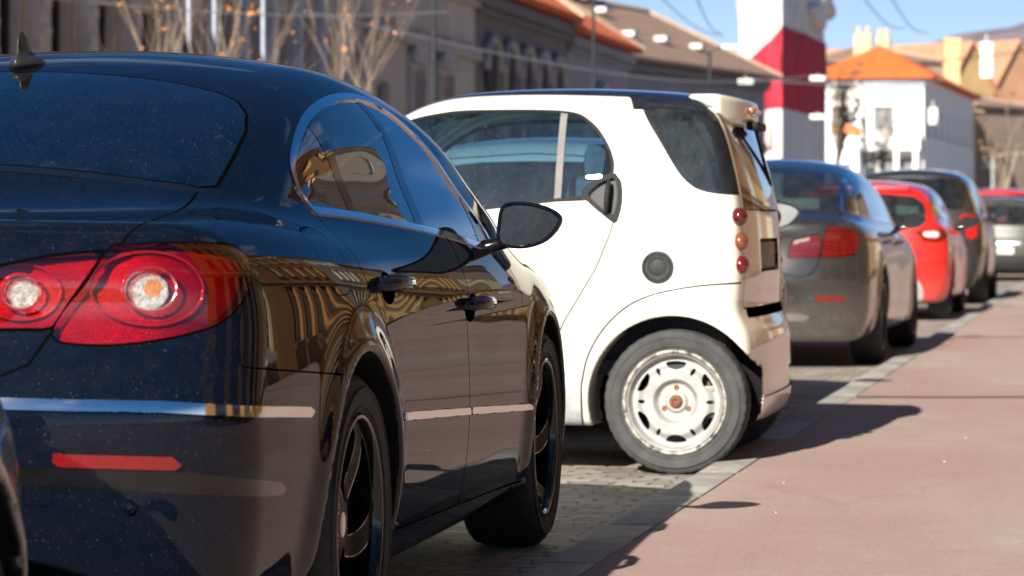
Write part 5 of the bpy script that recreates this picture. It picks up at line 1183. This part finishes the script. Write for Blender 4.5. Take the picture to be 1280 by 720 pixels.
def build_others():
    gl = glassm('shaded car glass', (.22, .28, .30), .06, 0, .03)
    REDB = lamp_bars('red lamp bars', (.03, .0005, .001), (.14, .002, .003), 12); REDP = plain('bright red lamp', (.40, .010, .012), .15, 0, .3, 20, coat=1); CLR = plain('silver lamp inside', (.70, .66, .64), .15, .3, .4, 60, coat=1)
    REFL = plain('red reflector', (.30, .006, .006), .25); SILV = plain('bright strip', (.6, .6, .6), .25, .8, .1)
    sedan = dict(x0=-1.12, dlo=SEDAN_DLO, panes=[(-.6, .30, -.6, .22), (.34, 1.10, .27, 1.04), (1.17, 2.35, 1.11, 1.9)], rwin=SE_W, wwin=[(0, .98), (.62, .99), (.66, 1.03), (.55, 1.33), (.4, 1.37), (0, 1.385)],
        lamps=[np.array([(.675, .768), (.70, .882), (.735, .968), (.89, .957), (1.045, .935), (1.07, .90), (1.05, .84), (1.01, .783), (.85, .768)]), np.array([(.405, .765), (.435, .868), (.50, .89), (.66, .92), (.683, .875), (.655, .768)])],
        lampm=[REDB, REDB], in_at=1, lamp_in=[np.array([(.44, .872), (.50, .885), (.60, .905), (.60, .885), (.50, .862), (.45, .850)]), ], lampinm=[plain('white lamp strip', (.30, .20, .20), .3)],
        rear={'reflector': [(.615, .502), (.905, .496), (.895, .466), (.615, .468)], 'bumper_strip': [(-.4, .495), (.60, .490), (.60, .478), (-.4, .483)], 'valance': [(-.4, .385), (.5, .385), (.60, .36), (.56, .33), (-.4, .335)]},
        rear_m={'reflector': REFL, 'bumper_strip': SILV, 'valance': CHROMED},
        boot=[(0, .655), (.33, .655), (.46, .632), (.525, .655), (.57, .72), (.585, .80), (.66, .985), (.66, 1.09), (0, 1.10)],
        rdoor=np.array([(.12, 1.05), (.16, .95), (.34, .80), (.44, .62), (.46, .30), (1.36, .28), (1.38, .9), (1.25, 1.05)]), fdoor=np.array([(1.26, 1.05), (1.386, .9), (1.366, .28), (2.52, .26), (2.56, .6), (2.45, .9), (2.35, 1.03)]),
        glass=gl, trim=CHROME, handles=[(.55, .86, .905), (1.62, .85, .905)], mirror=(2.05, .87, 1.08, 1.02, (.95, 1.08)), track=.92, plate=(-1.112, .82), cab=(-.1, 2.4, .74, 1.16, [(1.6, .38), (1.6, -.38), (.75, .38), (.75, -.38)], .40), spokes=(9, .014))
    GP = paint('grey car paint', (.016, .0155, .0155), .1, .35, .04, wave=.5, spots=.1, low=(.2, .6, .25))
    c, S = build_car(f_sedan, SEDAN, 'saloon_car', 'dark grey saloon with wide red barred lamps, third row along the kerb', 'car', GP, sedan, (1.73, 21.09, 12.0), .024)
    c['label'] = 'dark grey saloon with wide red lamps, between the white microcar and the red hatchback'
    m = MB(); m.box((-.10, -.34, 1.10), (.10, .30, .15), ry=R(-8), bev=.04); m.build('head_rest', [plain('cream leather', (.62, .64, .48), .6)], c)
    hatch = dict(x0=-.70, dlo=HATCH_DLO, panes=[(-.4, .78, -.4, .74), (.86, 2.0, .82, 1.5)], rwin=[(0, .945), (.35, .94), (.52, .955), (.60, 1.0), (.635, 1.10), (.60, 1.20), (.50, 1.265), (.25, 1.29), (0, 1.295)], wwin=[(0, .95), (.58, .96), (.62, 1.0), (.5, 1.30), (.35, 1.345), (0, 1.36)],
        lamps=[rounded([(.66, .905), (.72, .918), (.96, .935), (1.12, .925), (1.16, .88), (1.10, .83), (.92, .80), (.76, .815)], .02)], lampm=[plain('dark red lamp', (.14, .004, .006), .12, 0, .3, 20, coat=1)],
        lamp_in=[rounded([(.72, .895), (.90, .912), (.985, .905), (.985, .86), (.92, .845), (.78, .855)], .015)], lampinm=[CLR], rx=-.2,
        rear={'lower_panel': [(-.4, .45), (.50, .45), (.62, .42), (.68, .36), (.73, .27), (.74, .2), (-.4, .2)], 'name_strip': [(-.3, .665), (.36, .665), (.47, .650), (.36, .635), (-.3, .638)]}, rear_m={'lower_panel': plain('silver bumper panel', (.42, .43, .44), .4, .3, .2), 'name_strip': SILV},
        boot=[(0, .60), (.42, .60), (.54, .64), (.60, .75), (.64, .82), (.60, .93), (.66, 1.05), (.64, 1.22), (.52, 1.30), (0, 1.33)],
        rdoor=np.array([(.18, 1.08), (.22, .9), (.38, .72), (.42, .3), (1.0, .28), (1.0, 1.05)]), fdoor=np.array([(1.007, 1.05), (1.007, .28), (2.1, .26), (2.14, .7), (2.0, 1.0)]),
        glass=gl, handles=[(.42, .92, .84), (1.2, .88, .84)], mirror=(1.72, .83, 1.05, .99, (.93, 1.07)), mirrorm=GLOSSB, track=.85, plate=(-.705, .52), cab=(-.1, 2.0, .70, 1.14, [(1.25, .35), (1.25, -.35), (.45, .35), (.45, -.35)], .38), spokes=(8, .016))
    RP = paint('red car paint', (.62, .012, .010), .15, .35, .05, wave=.3, spots=.1, low=(.2, .5, .25))
    c, S = build_car(f_hatch, HATCH, 'hatchback_car', 'bright red hatchback with slim clear centred tail lamps and a silver bumper panel', 'car', RP, hatch, (4.5-.85*.979, 30.3+.85*.203, 11.7), .028)
    m = MB(); m.box((-.33, 0, 1.345), (.05, .9, .05), bev=.02); m.build('roof_spoiler', [RP], c)
    m = MB(); m.box((-.10, -.42, 1.12), (.12, .24, .10), bev=.03); m.build('parcel_bag', [plain('pale green cloth', (.35, .55, .42))], c)
    tall = dict(x0=-.90, dlo=TALL_DLO, panes=[(-.7, .05, -.7, .02), (.12, .98, .09, .95), (1.05, 1.95, 1.02, 1.5)], rwin=[(0, 1.16), (.55, 1.155), (.66, 1.175), (.70, 1.30), (.66, 1.48), (.55, 1.53), (0, 1.545)], wwin=[(0, 1.12), (.6, 1.13), (.66, 1.17), (.58, 1.48), (.4, 1.54), (0, 1.56)],
        lamps=[rounded([(.74, 1.075), (.84, 1.10), (1.02, 1.09), (1.07, .98), (1.02, .82), (.84, .79), (.80, .95)], .03)], lampm=[REDP], rx=-.2,
        rear={'lower_panel': [(-.4, .62), (.86, .62), (.98, .55), (1.0, .2), (-.4, .2)]}, rear_m={'lower_panel': PLASTIC}, boot=[(0, .64), (.62, .64), (.72, .74), (.76, .95), (.70, 1.12), (.75, 1.3), (.70, 1.52), (.58, 1.585), (0, 1.60)],
        rdoor=np.array([(.1, 1.18), (.2, 1.0), (.38, .8), (.44, .33), (1.05, .33), (1.05, 1.15)]), fdoor=np.array([(1.057, 1.15), (1.057, .33), (2.15, .33), (2.2, .8), (2.05, 1.1)]),
        glass=glassm('privacy glass', (.05, .06, .07), .07, 0, .02), handles=[(.45, 1.02, .89), (1.3, .99, .89)], mirror=(1.70, .89, 1.12, 1.15, (1.06, 1.24)), mirrorm=GLOSSB, track=.905, plate=(-.885, .72), cab=(-.3, 2.1, .74, 1.3, [(1.35, .38), (1.35, -.38)], .5), spokes=(5, .025))
    TP = paint('dark green grey paint', (.010, .012, .014), .1, .35, .10, wave=.4, spots=.1, low=(.2, .7, .3))
    build_car(f_tall, TALL, 'off_roader', 'dark tall estate with big red upright tail lamps behind the red hatchback', 'car', TP, tall, (5.85-.9*.979, 36.4+.9*.203, 11.7), .034)
    # the silver car hidden behind the white microcar: its flank and right mirror show past it
    s2 = dict(hatch); s2['lampm'] = [REDP]; s2['lampinm'] = [CLR]; s2['mirror'] = (1.72, .83, 1.07, 1.00, (.965, 1.115)); s2['mirrorglass'] = plain('bright mirror glass', (.20, .21, .22), .3, .2, .2)
    s2['rear_m'] = {'lower_panel': PLASTIC, 'name_strip': SILV}
    SP = paint('silver car paint', (.50, .50, .49), .6, .35, .08, wave=.5, spots=.1)
    build_car(f_hatch, HATCH, 'hatchback_car', 'silver hatchback hidden behind the white microcar, only its pale mirror showing', 'car', SP, s2, (.165, 14.53, 11.7), .034)
    # far pair
    s3 = dict(hatch); s3['lampm'] = [REDP]; s3['lampinm'] = [CLR]; s3['rear_m'] = {'lower_panel': PLASTIC, 'name_strip': SILV}
    build_car(f_hatch, HATCH, 'hatchback_car', 'dull grey green hatchback at the right edge, parked in front of the farthest red car', 'car', paint('grey green car paint', (.035, .037, .032), .0, .4, .12, wave=.4, spots=.1), s3, (8.35, 50.5, 12.2), .045)
    build_car(f_tall, TALL, 'off_roader', 'farthest parked car, red with dark windows, at the right edge of the photo', 'car', paint('deep red car paint', (.50, .02, .03), .15, .35, .05), dict(tall), (9.45, 57.5, 12.0), .05)
    # the car right behind the coupe, only its front corner in view
    BP = paint('near black paint', (.006, .006, .007), 0, .3, .04, wave=.4, spots=.2)
    s4 = dict(hatch); s4['lampm'] = [REDP]; s4['lampinm'] = [CLR]; s4['rear_m'] = {'lower_panel': PLASTIC, 'name_strip': SILV}
    build_car(f_hatch, HATCH, 'hatchback_car', 'black car nose cut off by the lower left edge, close behind the chrome-stripped bumper', 'car', BP, s4, NEAR, .022)
NEAR = (-2.08, 1.83, 9.5)
#@@STREET
def px2w(px, py, Y): return ((px-640)*Y/3690, Y, 1-(py-278)*Y/3690)
BARK = None
def bare_tree(name, label, cat, x, y, h, spread, leaves, leafm, barkm, seed, group=None, z0=0, dens=1.0, r0=.05, lean=0, lsize=.05, levels=4, first=.3):
    rnd = random.Random(seed); root = thing(name, label, cat, (x, y, z0), 0, group)
    t = MB(); cr_ = MB(); tips = []
    def grow(p, d, L, r, lev, mb):
        n = 4; pts = [p]; rs = [r]
        for i in range(n):
            d = (d+Vector((rnd.uniform(-1, 1), rnd.uniform(-1, 1), rnd.uniform(-.3, .6)))*.11).normalized(); p = p+d*L/n; pts.append(p); rs.append(r*(1-.45*(i+1)/n))
        mb.tube(pts, rs, 6 if lev < 2 else 4, cap=False)
        if lev < levels:
            k = rnd.randint(2, 3) if lev else rnd.randint(4, 6)
            for j in range(int(k*dens+.5)):
                q = pts[rnd.randint(1 if lev else 2, n)]; a = rnd.uniform(0, 2*PI); s = rnd.uniform(.35, .8)*spread
                grow(q, (d+Vector((math.cos(a)*s, math.sin(a)*s, rnd.uniform(-.05, .4)))).normalized(), L*rnd.uniform(.45, .72), r*.5, lev+1, cr_)
        else: tips.append(pts[-1]); tips.append(pts[2])
    grow(Vector((0, 0, 0)), Vector((lean, 0, 1)).normalized(), h*.55, r0*h/3, 0, t)
    t.build('trunk', [barkm], root); c = cr_.build('crown', [barkm], root, normals=False)
    if leaves and tips:
        l = MB()
        for i in range(leaves):
            p = tips[rnd.randrange(len(tips))]+Vector((rnd.gauss(0, .05), rnd.gauss(0, .05), rnd.gauss(0, .06)))*h/3
            a = Vector((rnd.uniform(-1, 1), rnd.uniform(-1, 1), rnd.uniform(-1, 1))).normalized(); b = a.cross(Vector((rnd.uniform(-1, 1), rnd.uniform(-1, 1), rnd.uniform(-1, 1)))).normalized(); s = lsize*rnd.uniform(.6, 1.3)
            l.poly([p-a*s, p+b*s*.6, p+a*s, p-b*s*.6])
        l.build('leaves', [leafm], root, normals=False)
    return root
def build_street():
    PB = plain('pale bark', (.26, .20, .15), .9, 0, .3, 6); DB = plain('dark bark', (.07, .05, .04), .9, 0, .3, 6); OL = plain('orange leaves', (.50, .20, .06), .7, 0, .35, 8); BL_ = plain('brown leaves', (.16, .10, .05), .8, 0, .4, 5)
    OLG = 'leafless saplings in front of the town houses'
    for i, (px, Y, h, nl, lb) in enumerate(((150, 43, 5.2, 6, 'forked pale sapling leaning left of the shark fin side, nearest the beige house'), (205, 42, 5.6, 45, 'pale sapling with many orange leaves before the beige house'), (232, 43.5, 5.4, 55, 'bushy sapling with a few orange leaves beside the blue columns'), (298, 46, 5.4, 8, 'nearly leafless sapling between two blue columns'), (405, 50, 5.4, 8, 'thin bare sapling above the dark coupe rear side window'), (483, 56, 5.6, 26, 'sapling with orange leaves and a brown tuft above the white car'))):
        x, y, z = px2w(px, 278, Y)
        lb = ['forked pale sapling with almost no leaves, leftmost above the dark car roof', 'pale sapling with many orange leaves above the dark car roof', 'bushy orange leaved sapling just right of its paler twin above the roof', 'nearly leafless sapling standing before the blue framed windows', 'thin bare sapling above the side window arch of the dark coupe', 'sapling with a few orange leaves by the front end of the white car roof'][i]
        bare_tree('sapling', lb, 'tree', x, y, h, .55, nl, OL, PB, 20+i, OLG, lsize=.045, r0=.015, levels=4, dens=1.0)
    x, y, z = px2w(1042, 278, 178); bare_tree('street_tree', 'dark leafless tree standing between the wrapped tower and the white corner house', 'tree', x, y, 10.2, .5, 1100, BL_, DB, 41, lsize=.13, r0=.06, levels=4)
    x, y, z = px2w(1078, 278, 170); bare_tree('street_tree', 'small round brown topped tree in front of the white corner house', 'tree', x, y, 7.2, .6, 600, BL_, DB, 52, lsize=.10, r0=.04, levels=4)
    x, y, z = px2w(1262, 278, 150); bare_tree('street_tree', 'bare brown tree at the right edge under the pale lamp arm', 'tree', x, y, 6.0, .6, 200, BL_, PB, 57, lsize=.1, r0=.04, levels=4)
    LM = plain('lamp post grey', (.30, .33, .35), .5, .3, .15, 3); DKM = plain('dark iron', (.03, .035, .04), .5, .5, .2, 4); WHM = plain('pale lamp glass', (.75, .75, .70), .3)
    def post(name, label, cat, px, Y, top_py, r, mat, arm=None, head=None, group=None):
        x, y, z = px2w(px, top_py, Y); o = thing(name, label, cat, (x, y, 0), 0, group)
        m = MB(); m.lathe([(r*2, 0), (r*2, .5), (r*1.3, .6), (r, z*.5), (r*.8, z)], 12); m.build('pole', [mat], o)
        if arm:
            m = MB(); m.tube([(0, 0, z-.1), (arm*.3, 0, z+.10), (arm, 0, z+.14)], r*.6, 8); m.build('arm', [mat], o)
            h = MB(); h.box((arm+.3*(1 if arm > 0 else -1), 0, z+.13), (.75, .28, .14), bev=.05); h.build('lamp_head', [LM if head is None else head], o)
        return o
    post('street_lamp', 'pale grey street lamp with a straight arm at the right edge', 'street lamp', 1241, 165, 194, .11, LM, 3.2)
    post('street_lamp', 'thin dark lamp post standing in front of the brown hipped roof', 'street lamp', 887, 95, 64, .06, DKM, .45, WHM)
    post('street_lamp', 'slim grey lamp post crossing the end of the orange roof', 'street lamp', 742, 78, -20, .05, DKM, -.9, WHM)
    post('street_lamp', 'old dark lantern post before the white corner house', 'street lamp', 1082, 150, 135, .07, DKM)
    post('tram_mast', 'tall grey tram mast rising out of view by the blue framed house', 'mast', 542, 62, -40, .06, DKM)
    for i, (px, Y) in enumerate(((236, 47), (268, 48.5), (329, 51))):
        post('tram_mast', ['slim pale pole left of the bushy orange sapling', 'slim pale pole right of the bushy orange sapling', 'slim pale pole before the dark windows, rightmost of the three poles'][i], 'pole', px, Y, -40, .045, plain('blue grey pole', (.33, .37, .46), .5, .2), group='slim poles before the town houses')
    # overhead wires
    WM = plain('overhead wire', (.05, .05, .055), .6); WL = plain('pale overhead wire', (.40, .42, .45), .5)
    wires = [((0, -8, 40), (560, 15, 60), WL, .012, 'pale wire crossing in front of the town houses'), ((380, 14, 55), (1010, 95, 140), WL, .022, 'long pale wire sagging along the house fronts'), ((820, -10, 90), (905, 45, 130), WM, .02, 'dark wire reaching down over the brown roof'),
             ((868, -10, 80), (902, 42, 120), WM, .02, 'second dark wire above the brown roof, steeper than its neighbour'), ((1075, -10, 120), (1130, 35, 180), WM, .03, 'dark wire in the sky right of the wrapped tower'), ((1110, -10, 120), (1160, 40, 190), WM, .03, 'dark wire in the sky above the gabled roofs'),
             ((1140, 78, 150), (1290, 62, 140), WM, .035, 'level cable in front of the gabled roofs'), ((930, 98, 130), (1180, 100, 160), WL, .03, 'pale cable crossing tower and white house')]
    for a, b, mt, r, lb in wires:
        A, B = Vector(px2w(*a)), Vector(px2w(*b)); m = MB(); m.tube([A.lerp(B, t)+Vector((0, 0, -.5*math.sin(PI*t)*(A-B).length/60)) for t in np.linspace(0, 1, 14)], r, 5)
        tag(m.build('overhead_wire', [mt]), lb, 'wire', 'overhead wires of the street')
    # insulators: the small pale blobs along the cables
    for i, (px, py, Y, lb) in enumerate(((604, 76, 90, 'white insulator row above the white car roof'), (624, 77, 90, 'white insulator beside its twin above the white car roof'), (932, 102, 128, 'pale insulator left of the wrapped tower'), (1022, 98, 150, 'pale insulator on the right side of the red netting'), (1022, 146, 150, 'pale insulator low on the dark side of the tower'))):
        p = px2w(px, py, Y); m = MB(); m.box((0, 0, 0), (.62*Y/120, .18, .20*Y/120), bev=.05); m.tube([(0, 0, 0), (0, 0, .25)], .02); o = m.build('insulator', [WHM]); o.location = p; tag(o, lb, 'insulator', 'insulators hanging on the cables')
    # hanging sign boards on the right
    for (px, py, Y, w, h, lb) in ((1233, 75, 150, .62, 1.8, 'tall white hanging sign before the gabled roofs'), (1166, 145, 170, .5, .95, 'small white hanging sign before the shaded side of the white house')):
        p = px2w(px, py, Y); m = MB(); m.box((0, 0, 0), (w, .1, h), bev=.02); m.tube([(0, 0, h/2), (0, 0, h/2+.4)], .03); o = m.build('hanging_sign', [plain('white sign', (.72, .72, .70), .5)]); o.location = p; tag(o, lb, 'sign')
    # traffic lights / shop sign dots low down by the tree
    p = px2w(1066, 163, 160); m = MB(); m.box((0, 0, 0), (.9, .1, .5), ry=R(20), bev=.02); o = m.build('street_sign', [plain('red and yellow sign', (.62, .16, .05), .5, 0, .5, 2)]); o.location = p; tag(o, 'small red and yellow sign low beside the dark tree', 'sign')
build_ground(); build_town(); build_street()
build_black(); build_small(); build_others()
